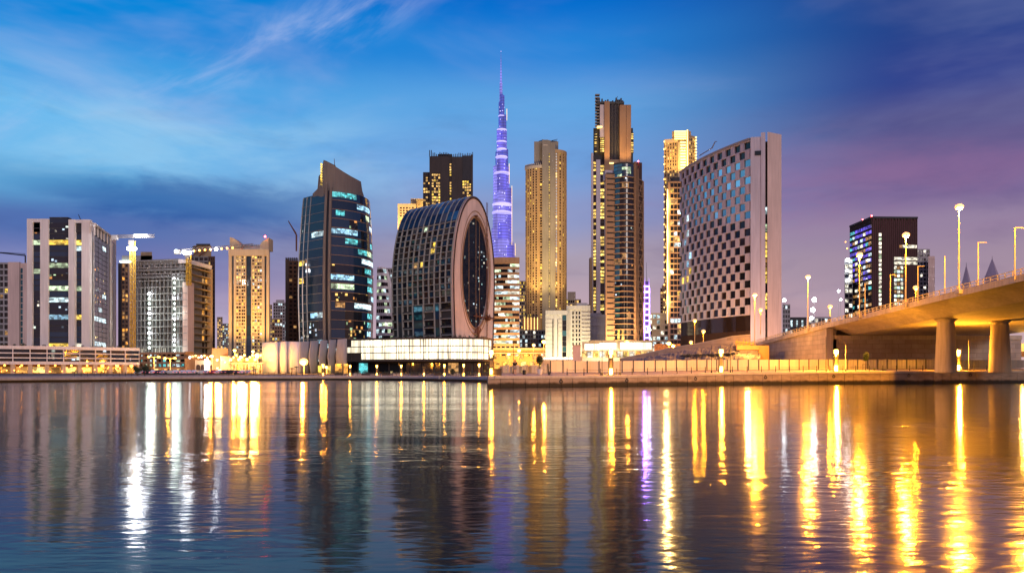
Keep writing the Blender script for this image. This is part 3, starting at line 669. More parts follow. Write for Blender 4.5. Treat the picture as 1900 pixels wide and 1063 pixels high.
def tower_E():
    b = tower('glass_tower', 'dark blue curved glass tower with bright office floors under a swept concrete crown', 552, 692, 440, 'office tower')
    d, m = 440, MB(); zb, zt = 5.0, Zp(352, d); cxm = X(621, d); cym = d + 22
    def xf(x, y, z):
        u = (z - zb) / (zt - zb); k = 1 + .0 - .115*max(0, u - .42)**1.9/.34 - .055*max(0, .42 - u)**1.5/.27
        return (cxm + (x - cxm)*k, cym + (y - cym)*k, z)
    lp = Map([G(552.5, d+16), G(566, d+11), G(600, d)], xf); rp = Map(arc(G(612, d), G(692.5, d+34), 7.5, 12), xf)
    m_ = [(p.x, p.y) for p in lp.p] + [(p.x, p.y) for p in rp.p]
    nz = 12
    cp = core_poly(m_, 34); zz = [GZ + (zt - 1 - GZ)*i/nz for i in range(nz + 1)]
    m.grid([[xf(cxm + (p[0]-cxm)*.985, cym + (p[1]-cym)*.985, z) for p in cp] for z in zz], gdark)
    nf = 19; fh = (zt - zb)/nf
    T = {}
    def setr(f, a, c, mt):
        for k in range(a, c): T[(f, k)] = mt
    setr(18, 0, 6, Lt); setr(17, 6, 12, Lb); setr(16, 9, 11, Lg); setr(15, 11, 14, Lc); setr(14, 0, 6, Lb); setr(14, 10, 14, Spa); setr(12, 6, 9, Lt); setr(12, 9, 12, Lg); setr(11, 7, 14, Lc); setr(10, 0, 1, Spa)
    setr(9, 0, 5, Lb); setr(9, 9, 12, Lt); setr(8, 0, 5, Lg); setr(7, 1, 10, Spa); setr(6, 5, 11, Lc); setr(5, 3, 7, Spa); setr(4, 3, 7, Spa); setr(3, 3, 7, Spa); setr(3, 9, 11, Lb); setr(1, 4, 7, Lg); setr(1, 7, 9, Lb); setr(0, 4, 12, Spk); setr(16, 1, 3, Lt); setr(13, 3, 6, Lt); setr(13, 11, 13, Lt); setr(10, 8, 11, Lt); setr(8, 9, 12, Lt); setr(7, 11, 14, Lb); setr(5, 9, 12, Lt); setr(4, 9, 11, Lt); setr(2, 2, 5, Lt); setr(2, 8, 12, Lt); setr(15, 4, 6, Spa); setr(6, 1, 3, Ld)
    rn = random.Random(8)
    for f in range(nf):
        for k in (12, 13):
            if (f, k) not in T and rn.random() < .3: T[(f, k)] = rn.choice([Spa, Lc, Lt])
        if rn.random() < .6: setr(f, 7, 8, T.get((f, 7), Spa))
    TL = {(14, 2): Lc, (14, 3): Lc, (9, 0): Ly, (11, 0): Ly, (5, 2): Lb, (5, 3): Lc, (2, 3): Lb, (3, 0): Spk, (4, 0): Spk, (4, 1): Spk, (5, 0): Spk, (5, 1): Spk, (4, 2): Spk, (4, 3): Spk, (3, 1): Spk, (3, 2): Spk, (15, 0): Spk, (16, 0): Spk, (0, 2): Ld}
    for mp_, nc_, tab in ((rp, 14, T), (lp, 4, TL)):
        zt_ = zt if mp_ is rp else zt - 2
        fh_ = (zt_ - zb)/nf
        for f in range(nf):
            z = zb + f*fh_; fbox(m, mp_, 0, mp_.len, z, z + .28, -.05, .22, tan if mp_ is rp else grey)
            c = 0
            while c < nc_:
                mt = tab.get((f, c), gblue); e = c + 1
                while e < nc_ and tab.get((f, e), gblue) is mt and mt in (gblue, Spk, Spa): e += 1
                a0, a1 = mp_.len*c/nc_ + .02, mp_.len*e/nc_ - .02
                if mt in (gblue, Spk, Spa): b.win(mp_, a0, a1, z + .29, z + fh_ - .01, -.05, .08, mt)
                else:
                    b.win(mp_, a0, a1, z + .29, z + fh_*.36, -.05, .08, gblue); b.win(mp_, a0 + .1, a1 - .1, z + fh_*.37, z + fh_*.93, -.05, .08, mt)
                c = e
    for fr_ in (.03, .2, .38): fbox(m, lp, lp.len*fr_, lp.len*fr_ + .3, GZ, zt - 1.5, -.2, .5, msteel, zs=14)
    m.build('wall', b.root)
    k = MB(); fp = Map([G(599, d-1), G(613, d-1)], xf)
    fbox(k, fp, 0, fp.len*.34, GZ, zt + 4, -2, .9, crown_g, zs=14); fbox(k, fp, fp.len*.68, fp.len, GZ, zt + 2, -2, .7, crown_g, zs=14); fbox(k, fp, fp.len*.34, fp.len*.68, GZ, zt, -2, -.5, gdark, zs=14); k.build('fin', b.root)
    # crown: a swept concrete screen that follows the facade
    k = MB(); full = Map([(p.x, p.y) for p in lp.p][1:] + [(p.x, p.y) for p in rp.p])
    prof = [(.05, 352), (.14, 345), (.16, 322), (.20, 318), (.25, 294), (.30, 297), (.40, 305), (.5, 313), (.6, 318.5), (.7, 321), (.78, 321.5), (.82, 338), (.88, 345), (.9, 356)]
    kk = .8
    def cr(q, y, n):
        p = full(full.len*q, Zp(y, d), n - 1.5); return (cxm + (p[0] - cxm)*.865 - 1.0, cym + (p[1] - cym)*.9 - 1, p[2])
    k.grid([[cr(q, 362, 0), cr(q, y, 0), cr(q, y + .5, -14 if q < .5 else -9), cr(q, 362, -14)] for q, y in prof], crown_g); k.build('crown', b.root)
    for i in range(9):
        k = MB(); x, y = G(596, d-3.5); z = Zp(346 - i*4.6, d); k.box(x - .35, y - .6, z, x + .45, y + 1, z + .75, Ly); k.build('crown_light', b.root)
    k = MB(); x, y = G(622, d+10); k.tube((x, y, Zp(318, d)), (x - .6, y, Zp(286, d)), .35, .15, mrust, 5); k.box(x - 1, y - 1, Zp(320, d), x + 1, y + 1, Zp(306, d), dgrey); k.tube((x, y, Zp(308, d)), (x + 2.5, y, Zp(314, d)), .2, .2, mrust, 5); k.build('roof_mast', b.root)
    b.finish(100)
tower_E()
def donut():
    d0 = 440; b = tower('oval_building', 'disc shaped grey lattice building with a pink face holding a tall oval window', 727, 917, d0, 'building')
    A = Vector(G(838, d0)); e = Vector((-.735, .678)); u = Vector((.678, .735)); n_ = Vector((.735, -.678))
    W = 17.3; T = 55.0; ht = Zp(365, d0 + 12); zc = 56.0
    def wz(z):
        if z >= zc: return W * math.sqrt(max(0, 1 - ((z - zc)/(ht - zc))**2))
        return W - 2.2*(1 - z/zc)**1.3
    O = A + u*W
    def P3(wv, z, sv): q = O + u*wv + e*sv; return (q.x, q.y, z)
    # profile: up the camera side, over the top, down the far side
    prof = [(-wz(z), z) for z in [GZ + (zc - GZ)*i/12 for i in range(12)]]
    prof += [(-W*math.cos(a), zc + (ht - zc)*math.sin(a)) for a in [math.pi*i/32 for i in range(33)]]
    prof += [(wz(z), z) for z in [zc - (zc - GZ)*i/6 for i in range(1, 7)]]
    pc = [0.0]
    for a, c in zip(prof, prof[1:]): pc.append(pc[-1] + math.hypot(c[0]-a[0], c[1]-a[1]))
    class Rim:
        len = T
        def nodes(s, a, c): return [a, c]
        def __call__(s, q, t, n):
            i = 0
            while i < len(pc) - 2 and t > pc[i+1]: i += 1
            k = (t - pc[i])/(pc[i+1] - pc[i]); a, c = prof[i], prof[i+1]
            wv = a[0] + (c[0]-a[0])*k; z = a[1] + (c[1]-a[1])*k; dx, dz = c[0]-a[0], c[1]-a[1]; l = math.hypot(dx, dz)
            return P3(wv - dz/l*n, z + dx/l*n, T - q)
    rim = Rim()
    m = MB(); m.grid([[P3(w_*.985, z - .2 if z > 1 else z, s_) for w_, z in prof] for s_ in (0.2, T)], dgrey); m.build('core', b.root)
    m = MB(); tw = [t for t in pc]
    def tz(z):   # arc length where the near side reaches height z
        for i in range(len(prof) - 1):
            if prof[i][1] <= z <= prof[i+1][1]: return pc[i] + (pc[i+1]-pc[i])*(z - prof[i][1])/max(1e-6, prof[i+1][1]-prof[i][1])
        return pc[12]
    zl, zu = Zp(560, d0), Zp(408, d0); t0, t1 = tz(zl), tz(zu); nf, nc = 13, 11; ttop = pc[-7]
    cols = [T*(i/nc) for i in range(nc + 1)]
    for i, c in enumerate(cols):     # ribs run over the roof
        a0, a1 = max(0, c - .24), min(T, c + .24); pr = .8
        fbox(m, rim, a0, a1, tz(8) if i in (0, 1, 3, 6, 9, 11) else t0, ttop, -.1, pr, lattice_g, zs=44)
    for f in range(nf + 1): fbox(m, rim, 0, T, t0 + (t1 - t0)*f/nf - .2, t0 + (t1 - t0)*f/nf + .2, -.1, .65, lattice_g)
    tt = t1 + 1.2
    m.build('lattice', b.root)
    m = MB(); fbox(m, rim, 0, T, t1 + .6, ttop, -.05, .35, dgrey, zs=30); m.build('roof', b.root)
    rn = random.Random(21)
    glz = {(3, 4): gmir, (3, 5): gteal, (3, 3): gteal, (2, 5): gteal, (2, 6): gteal, (1, 7): gteal, (1, 8): gteal, (0, 9): gteal, (1, 9): ggrey, (0, 8): ggrey, (2, 4): ggrey, (0, 10): gteal}
    for r in range(6):
        for c in range(nc):
            L0 = t1 + 1 + (ttop - t1 - 1)*.48*r/6; L1 = t1 + 1 + (ttop - t1 - 1)*.48*(r + 1)/6 - .25
            b.win(rim, cols[c] + .45, cols[c+1] - .45, L0, L1, 0, .5, glz.get((r, c), ggrey if rn.random() < .35 else gdark), zs=2)
    LT = {(9, 7): Ly, (8, 7): Ly, (6, 5): Ly, (6, 4): Ld, (12, 5): Lg}
    for f in range(nf):
        for c in range(nc):
            a, z = cols[c] + .5, t0 + (t1 - t0)*f/nf + .4; h_ = (t1 - t0)/nf
            mt = LT.get((f, c), rn.choice([gdark, ggrey, gblue, gbrown, gdark]))
            b.win(rim, a + rn.choice([0, 0, .8, 1.4]), cols[c+1] - .5 - rn.choice([0, 0, 1.2]), z + .25, z + h_*rn.uniform(.72, .95), -.1, .12, mt)
    # lower storeys: glazed strips between stacks of balconies
    zb = 9.0; tb = tz(zb); m = MB()
    for a, c, kind in ((0, 1, 'b'), (1, 2, 'g'), (2, 4, 'b'), (4, 6, 'g'), (6, 8, 'b'), (8, 9, 'g'), (9, 11, 'b')):
        a0, a1 = cols[a] + .4, cols[c] - .4
        for f in range(7):
            z0_ = tb + (t0 - tb)*f/7; z1_ = tb + (t0 - tb)*(f + 1)/7
            if kind == 'b':
                fbox(m, rim, a0, a1, z0_ - .25, z0_ + .25, -.1, 1.0, lattice_g); fbox(m, rim, a0 + .05, a1 - .05, z0_ + .25, z0_ + 1.2, .8, .86, ggrey)
                b.win(rim, a0 + .6, a1 - .6, z0_ + .5, z1_ - .6, -.1, .15, rn.choice([gdark, ggrey, gbrown]))
            else: b.win(rim, a0 + .05, a1 - .05, z0_ + .04, z1_ - .04, -.1, .5, Spk if f < 3 and a == 4 else rn.choice([ggrey, gteal, ggrey, gblue]))
    for c in (1, 2, 4, 6, 8, 9): fbox(m, rim, cols[c] - .3, cols[c] + .3, tb - 3, t0, -.1, 1.1, lattice_g, zs=6)
    m.build('balcony', b.root)
    # pink face with the oval opening
    oz0, oz1 = Zp(608, d0 + 12), Zp(404, d0 + 12); oc = (1.2, (oz0 + oz1)/2); ow, oh = 11.3, (oz1 - oz0)/2
    n = 72; inner, outer = [], []
    for i in range(n):
        a = 2*math.pi*i/n; cx_, sz_ = math.cos(a), math.sin(a); inner.append((oc[0] + ow*cx_, oc[1] + oh*sz_))
        dx, dz = ow*cx_, oh*sz_; lo, hi = 1.0, 6.0
        for _ in range(40):
            k = (lo + hi)/2; x, z = oc[0] + dx*k, oc[1] + dz*k
            ok = GZ <= z <= ht and abs(x) <= wz(z)
            lo, hi = (k, hi) if ok else (lo, k)
        outer.append((oc[0] + dx*lo, oc[1] + dz*lo))
    m = MB(); S_ = lambda s_: [P3(x, z, s_) for x, z in outer]; I_ = lambda s_: [P3(x, z, s_) for x, z in inner]
    m.grid([S_(.1), S_(-1.2), I_(-1.2), I_(.19)], pinkw, cap=False); m.build('face', b.root)
    m = MB(); sc_ = lambda k, s_, src: [P3(oc[0] + (x - oc[0])*k, oc[1] + (z - oc[1])*k, s_) for x, z in src]
    m.grid([sc_(1.0, -1.25, inner), sc_(1.0, -1.7, inner), sc_(1.045, -1.7, inner), sc_(1.045, -1.1, inner)], tan, cap=False); m.grid([sc_(1.115, -1.15, inner), sc_(1.115, -1.5, inner), sc_(1.13, -1.5, inner), sc_(1.13, -1.15, inner)], tan, cap=False)
    m.grid([sc_(1.0, -1.15, outer), sc_(1.0, -1.75, outer), sc_(.972, -1.75, outer), sc_(.972, -1.15, outer)], brown, cap=False); m.build('face_trim', b.root)
    m = MB(); m.face(sc_(1.01, .1, inner), Spo); w_ = m.build('oval_window', b.root)
    m = MB()
    for fx in (.12, .38, -.4): 
        x = oc[0] + ow*fx; hh = oh*math.sqrt(1 - fx*fx); p = P3(x, oc[1] - hh, .0); q = P3(x, oc[1] + hh, .0); m.tube(p, q, .16, .16, tan, 4)
    for i in range(1, 22):
        z = oc[1] - oh + 2*oh*i/22; hx = ow*math.sqrt(max(0, 1 - ((z - oc[1])/oh)**2)); m.tube(P3(oc[0] - hx, z, .05), P3(oc[0] + hx, z, .05), .06, .06, mdark, 4)
    m.build('mullion', w_)
    # hoist mast, gondola and rusty base stand on the face
    m = MB()
    hx = 9.5
    for du in (-.5, .5): m.tube(P3(hx + du, 8, -2.6), P3(hx + du, Zp(376, d0 + 18), -2.6), .14, .14, mrust, 4)
    z = 8; k = 0
    while z < Zp(378, d0+18): m.tube(P3(hx - .5*(-1)**k, z, -2.6), P3(hx + .5*(-1)**k, z + 1.5, -2.6), .08, .08, mrust, 4); z += 1.5; k += 1
    m.build('hoist_mast', b.root)
    m = MB(); z = Zp(588, d0+18); m.tube(P3(-2.5, z, -3.3), P3(16, z - .8, -3.3), .45, .45, mrust, 6)
    for q in (0, 3.5, 8, 11): m.tube(P3(q, z - 1, -3.3), P3(q, z + 1.6, -3.3), .3, .3, mrust, 5)
    m.tube(P3(8.6, z - .8, -3.4), P3(10.6, z - .8, -3.4), 1.6, 1.6, mrust, 8); m.build('gondola', b.root)
    m = MB(); z = Zp(612, d0+12); m.tube(P3(1.5, 10, -4), P3(1.5, z + 2, -3), .8, .8, mrust, 6)
    for q in (-1.5, 0, 2): m.tube(P3(q, z - 2, -3.5), P3(q + 1.2, z + 1, -3.5), .5, .4, mrust, 5)
    m.build('hoist_base', b.root)
    m = MB(); m.box(*(P3(-1, Zp(402, d0+12), -2.6)[:3]), *(Vector(P3(2, Zp(400, d0+12), -2.2))), mrust); m.build('window_cradle', b.root)
    b.finish(100)
donut()

def striped_G():
    b = tower('striped_tower', 'white banded tower with a curving outer edge between the dark glass tower and the disc', 697, 735, 620)
    d, m = 620, MB(); zt = Zp(500, d); z0 = 4; W_ = X(735, d) - X(697, d); x0 = X(697, d)
    def xf(x, y, z):
        u = (z - z0)/(zt - z0); r = 1 - .52*max(0, u)**3.2 - .06*(1 - u)
        return (x0 + (x - x0)*r + .08*W_*u, y, z)
    mp = Map([G(697, d), G(716, d-3), G(735, d+2)], xf); cp = core_poly([p for p in mp.p], 22)
    m.grid([[xf(p[0], p[1] + .4, GZ + (zt - GZ)*i/14) for p in cp] for i in range(15)], gdark)
    facade(b, m, mp, 0, mp.len*.9, z0, zt, 15, 6, white, pk(22, [gdark, gbrown], [(Lc, .2), (Lg, .15), (Ln, .1)]), pier=.02, sp=.45, rec=.6)
    fbox(m, mp, mp.len*.88, mp.len, GZ, zt, -1, 1.6, white, zs=24); m.build('wall', b.root); b.finish(100)
    b = tower('apartment_block', 'pale apartment block peeping out behind the white banded tower', 716, 740, 700, 'apartment block')
    d, m = 700, MB(); mp = flat(716, 740, d); zt = Zp(500, d); m.prism(core_poly([p for p in mp.p], 15), GZ, zt, greyw); facade(b, m, mp, 0, mp.len, 8, zt, 20, 3, greyw, pk(23, [gdark], [(Lc, .1)]), rec=.4); m.build('wall', b.root); b.finish(60)
striped_G()

def back_HY():
    d = 900; b = tower('gold_tower', 'gold floodlit stepped tower peeking over the roof of the disc building', 738, 785, d)
    m = MB(); zt = Zp(380, d); m.prism(core_poly([G(738, d), G(772, d)], 25), GZ, zt, cream); m.prism(core_poly([G(762, d+3), G(788, d+3)], 25), GZ, Zp(368, d), cream)
    mp = flat(738, 772, d); fbox(m, mp, 0, mp.len, zt - 3, zt + 1, -1, .8, cream)
    facade(b, m, mp, 2, mp.len - 2, Zp(470, d), zt - 3, 18, 5, cream, pk(31, [gdark, gbrown], [(Lw, .2), (Ly, .1)]), pier=.35, sp=.35, rec=.6)
    q = flat(762, 788, d+3); facade(b, m, q, 0, q.len, zt, Zp(369, d), 3, 8, cream, pk(32, cream, [(Lgo, .3)]), pier=.4, sp=.2, rec=.6)
    m.build('wall', b.root); b.finish(100)
    for px in (742, 757, 772): spot((X(px, d-30), d - 30, Zp(470, d)), (X(px, d), d, Zp(400, d)), 260000, (1, .62, .18), 80, b.root)
    d = 860; b = tower('dark_tower', 'dark brown tower with gold window strips rising behind the disc building', 785, 878, d)
    m = MB(); zt = Zp(291, d); zl = Zp(318, d)
    m.prism(core_poly([G(797, d), G(877, d)], 30), GZ, zt, umber); m.prism(core_poly([G(785, d+4), G(799, d+4)], 24), GZ, zl, umber)
    mp = flat(797, 877, d); s = lambda p: sx(mp, p, 797, 877)
    for a, c, h in ((797, 801, 0), (817, 833, 0), (838, 858, -1), (874, 877.5, 2)): fbox(m, mp, s(a), s(c), GZ, zt + h, -1, 1.4, umber)
    fbox(m, mp, s(801), s(817), zl - 2, zt + .4, -1, .9, umber); fbox(m, mp, s(858), s(874), zl - 10, zt + 1, -1, .9, dgrey)
    P = pk(33, [gbrown, gdark], [(Lw, .5), (Ly, .22)])
    facade(b, m, mp, s(801), s(817), Zp(480, d), zl - 3, 30, 4, umber, P, pier=.2, sp=.3, rec=.5); facade(b, m, mp, s(858), s(874), Zp(480, d), zl - 11, 28, 4, umber, lambda f, c: P(f, c + 7), pier=.2, sp=.3, rec=.5)
    facade(b, m, mp, s(834), s(837.6), Zp(480, d), zt - 8, 36, 1, umber, pk(35, [Ly, Lw], [(gbrown, .25)]), pier=.2, sp=.35, rec=.4)
    q = flat(785, 799, d+4); facade(b, m, q, 0, q.len, Zp(480, d), zl - 2, 30, 3, umber, pk(34, [gbrown, gdark], [(Lw, .35)]), pier=.25, sp=.35, rec=.5)
    m.build('wall', b.root); b.finish(100)
    k = MB(); rn = random.Random(2)
    for i in range(26):
        x = s(797) + (s(877) - s(797))*i/25; h = 6.5 if i < 4 else 5 if 5 < i < 12 else 2.5 if i < 17 else 4.5
        p = mp(x, zt + .4, .5); k.box(p[0] - .35, p[1], p[2], p[0] + .35, p[1] + 3, p[2] + h*rn.uniform(.6, 1.1), mdark)
    k.box(X(812, d), d + 5, zt, X(838, d), d + 12, zt + 4.5, dgrey); k.build('crown_fin', b.root)
back_HY()

def striped_K():
    d = 600; b = tower('striped_office', 'tan office block with alternating lit window ribbons beside the disc building', 913, 965, d, 'office block')
    m = MB(); zt = Zp(478, d); ap = arc(G(905, d+3), G(963.5, d), 2.5, 8); mp = Map(ap); m.prism(core_poly(ap, 30), GZ, zt - .2, gdark)
    nf = 15; fh = (Zp(490, d) - Zp(642, d))/nf; zb = Zp(642, d)
    rr_ = runs(41, nf, 14, gdark, [Lc, Ln, Lg, Lc], .62, 1, 4)
    facade(b, m, mp, 0, mp.len, zb, Zp(490, d), nf, 14, tan, rr_, pier=.0, sp=.46, rec=.5, merge=True)
    fbox(m, mp, -.2, mp.len, Zp(490, d) + 1, zt, -2, 1.0, tan); fbox(m, mp, 0, mp.len, GZ, zb - 1, -4, -1.5, orange_c)
    for i in range(8): fbox(m, mp, mp.len*i/7.2, mp.len*i/7.2 + 1, GZ, zb, -2, .4, tan)
    m.build('wall', b.root); b.finish(100); spot((X(940, d-22), d - 22, 3), (X(940, d), d, 40), 300000, (1, .55, .15), 80, b.root)
striped_K()

def burj():
    d = 2000; b = tower('spire_tower', 'very tall stepped needle tower glowing violet with a thin spire', 911, 957, d, 'skyscraper')
    def tier(px, r, y0, y1, mt, dy=0, n=10):
        m = MB(); x, y = G(px, d + dy); rr_ = r/F*d; m.lathe(x, y, [(rr_, Zp(y0, d)), (rr_, Zp(y1, d)), (rr_*.55, Zp(y1, d) + .2)], mt, n); m.build('tier', b.root)
    base = 660
    for px, r, yt, mt, dy in ((930, 3.2, 170, bj2, 20), (929, 4.0, 185, bj2, 22), (932.5, 3.6, 174, bj2, 15), (936, 3.6, 212, bj2, 8), (931, 6.2, 212, bj2, 12), (925.5, 4.0, 240, bj1, 0), (935.5, 5.0, 240, bj1, 4), (930, 8.6, 262, bj1, 6),
                              (926, 7, 284, bj2, -6), (936, 7, 279, bj2, -4), (922.5, 7.6, 312, bj3, -14), (938, 7.2, 312, bj1, -10), (930, 9, 300, bj1, -18), (942, 8, 354, bj1, -24), (931, 9, 360, bj3, -30), (923, 8.5, 376, bj3, -34), (946, 7, 455, bj3, -44), (918, 6, 430, bj3, -46), (934, 11, 420, bj1, -40), (930, 15, 452, bj3, -52), (943, 12, 462, bj1, -50)):
        tier(px, r, base, yt, mt, dy)
    for px, r, y, dy, h in ((930.5, 11, 297, -24, 1.0), (931, 9.2, 280, -10, 1.1), (931, 14.6, 327, -26, .8), (931, 17.5, 387, -44, 1.2), (931, 17.8, 402, -46, 1.1), (931, 9.4, 242, 0, .9), (931, 6.8, 214, 10, .7), (930.5, 9.4, 264, 0, .8)):
        m = MB(); x, y_ = G(px, d + dy); m.lathe(x, y_, [(r/F*d, Zp(y + h, d)), (r/F*d, Zp(y - h, d))], led_lav, 14); m.build('light_band', b.root)
    for px, y0, y1 in ((949.8, 354, 470), (940.5, 215, 236), (944.8, 314, 350), (956, 458, 480)):
        m = MB(); x, y_ = G(px, d - 52); m.tube((x, y_, Zp(y0, d)), (x, y_, Zp(y1, d)), .4, .4, led_gold, 5); m.build('light_strip', b.root)
    m = MB(); x, y = G(929.5, d + 20); prev = [(3.0, 185), (2.6, 150), (1.7, 146), (1.4, 128), (.95, 124), (.75, 106), (.4, 103), (.25, 90)]
    m.lathe(x, y, [(r/F*d, Zp(py, d)) for r, py in prev], bj3, 8); m.build('spire', b.root)
    m = MB(); m.ball((x, y, Zp(90, d)), 1.2, led_lav, 6); m.build('beacon', b.root)
burj()

def tower_L():
    d = 900; b = tower('residential_tower', 'gold lit tower with a flat grey central slab and two lower ribbed wings', 975, 1050, d)
    m = MB(); zc, zl, zr = Zp(261, d), Zp(309, d), Zp(279, d); zb = GZ
    m.prism(core_poly([G(991, d+4), G(1036, d+4)], 40), zb, zc, grey); ap = arc(G(975, d+10), G(1006, d), 3, 6); m.prism(core_poly(ap, 30), zb, zl, beige); bp = arc(G(1029, d), G(1050, d+12), 3, 6); m.prism(core_poly(bp, 30), zb, zr, beige)
    lp, rp, cp = Map(ap), Map(bp), flat(1006, 1030, d-2)
    P = pk(51, [gdark, gbrown], [(Ld, .12), (Ly, .14)]); nf = 58; z0 = Zp(592, d)
    for k in range(5):
        a = lp.len*(.03 + .155*k); facade(b, m, lp, a, a + lp.len*.09, z0, zl - 2, nf, 1, beige, lambda f, c, k=k: P(f, k), pier=.2, sp=.3, rec=.5, top=False)
        fbox(m, lp, a + lp.len*.09, a + lp.len*.155, zb, zl - 2, -1, 1.1, beige)
    facade(b, m, lp, lp.len*.88, lp.len, z0, zl - 2, nf, 1, beige, lambda f, c: P(f, 9), pier=.15, sp=.3, rec=.8, top=False)
    fbox(m, lp, 0, lp.len, zl - 2, zl + 1.5, -1, 1.3, greyw)
    for i in range(10): fbox(m, lp, lp.len*i/10, lp.len*i/10 + .7, zl + 1.5, zl + 4, -3, .8, greyw)
    for k in range(4):
        a = rp.len*(.05 + .24*k); Q = pk(52 + k, [gdark, gbrown], [(Ly, .22 if k < 2 else .10), (Ld, .1)]); facade(b, m, rp, a, a + rp.len*.12, z0, zr - 3, nf, 1, beige, Q, pier=.2, sp=.3, rec=.5, top=False)
        fbox(m, rp, a + rp.len*.12, a + rp.len*.24, zb, zr - 2, -1, 1.0, beige)
    fbox(m, rp, 0, rp.len, zr - 3, zr + 1, -1, 1.2, beige)
    s = lambda p: sx(cp, p, 1006, 1030)
    for a, c, zz in ((1006, 1017.5, zc), (1021, 1030, zc - 3)): fbox(m, cp, s(a), s(c), zb, zz, -2, .9, lilac if False else grey)
    fbox(m, cp, s(1017), s(1021.5), zc - 16, zc - .5, -2, .7, grey)
    facade(b, m, cp, s(1017.8), s(1020.8), z0, zc - 16, nf + 6, 1, grey, pk(58, [Ly, Lw], [(gbrown, .1)]), pier=.3, sp=.5, rec=.4, top=False)
    m.build('wall', b.root)
    k = MB(); k.box(X(1000, d), d+6, zc, X(1034, d), d+8, zc + 1.5, mdark); k.tube((X(1002, d), d+6, zc + 1), (X(1008, d), d+6, zc + 3), .4, .3, mdark, 5); k.tube((X(1024, d), d+6, zc + 1.5), (X(1035, d), d+6, zc + 3.2), .4, .3, mdark, 5); k.build('roof_rail', b.root)
    k = MB(); fbox(k, cp, s(1008), s(1016), zc - 7, zc - 5.4, .9, 1.0, greyw); k.build('roof_sign', b.root)
    k = MB(); q = flat(970, 1000, d-30); fbox(k, q, 0, q.len, GZ, Zp(590, d-30), -20, 0, tan)
    for i in range(5): fbox(k, q, q.len*(.1 + .2*i), q.len*(.13 + .2*i), Zp(625, d), Zp(592, d), 0, .4, led_gold)
    k.build('base', b.root); b.finish(100)
    for y, en in ((590, 700000), (500, 1100000), (410, 1700000), (320, 2400000)): spot((X(1010, d-190), d - 190, 30), (X(1012, d), d + 4, Zp(y, d)), en, (1, .60, .17), 26, b.root, 2)  # unseen floodlights added well in front to light the tower evenly
    for px in (978, 990, 1001, 1034, 1045): spot((X(px, d-25), d - 28, Zp(588, d)), (X(px, d), d + 4, Zp(430, d)), 200000, (1, .62, .18), 60, b.root, 2)
tower_L()

def mid_M():
    d = 560; b = tower('white_block', 'bright white mid rise block with dark vertical slits and a central glass strip', 1012, 1095, d, 'office block')
    m = MB(); z1, z2 = Zp(578, d), Zp(568, d); m.prism(core_poly([G(1012, d), G(1052, d)], 25), GZ, z1, pale); m.prism(core_poly([G(1051, d+4), G(1095, d+4)], 25), GZ, z2, pale)
    mp = flat(1012, 1052, d); s = lambda p: sx(mp, p, 1012, 1052)
    for f in range(14): fbox(m, mp, 0, s(1028), 4 + f*3.1, 4 + f*3.1 + 2.7, -.2, .35, pale); fbox(m, mp, s(1036), s(1042), 4 + f*3.1, 4 + f*3.1 + 2.7, -.2, .35, pale)
    for a in (1024.6, 1027, 1034): b.win(mp, s(a), s(a + 1.1), 6, z1 - 6, -.1, .5, gdark)
    for f in range(11): b.win(mp, s(1043), s(1051), 5 + f*3.9, 5 + f*3.9 + 3.7, -.1, .2, gdark if f % 3 else gteal)
    fbox(m, mp, s(1042), s(1043), GZ, z1, -.2, .8, pale); fbox(m, mp, s(1028), s(1034), GZ, z1 + .5, -.2, .6, pale); fbox(m, mp, 0, mp.len, z1 - 2.5, z1 + .8, -1, 1.0, pale)
    q = flat(1051, 1095, d+4); t = lambda p: sx(q, p, 1051, 1095)
    for a in (1062, 1068.5, 1074):
        for f in range(13): b.win(q, t(a), t(a + 2.4), 5 + f*3.3, 5 + f*3.3 + 2.0, -.1, .3, gdark)
    for f in range(16): fbox(m, q, t(1079), t(1095), 5 + f*2.8, 5 + f*2.8 + 1.6, -.1, .9, pale)
    for a in (1056, 1065.5, 1072, 1078): fbox(m, q, t(a), t(a + 1.2), GZ, z2, -.1, .8, pale)
    fbox(m, q, 0, q.len, z2 - 2, z2 + .8, -1, 1.1, pale); m.prism(core_poly([G(1070, d+9), G(1090, d+9)], 9), z2, Zp(560, d), pale)
    m.build('wall', b.root)
    k = MB(); fbox(k, flat(1024, 1040, d-2), 0, 7, Zp(655, d), Zp(600, d), -.2, 0, pale) if False else None
    b.finish(100)
    for px in (1020, 1045, 1080): spot((X(px, d-22), d - 24, 2), (X(px, d), d, 28), 60000, (1, .78, .42), 90, b.root, 2)
mid_M()

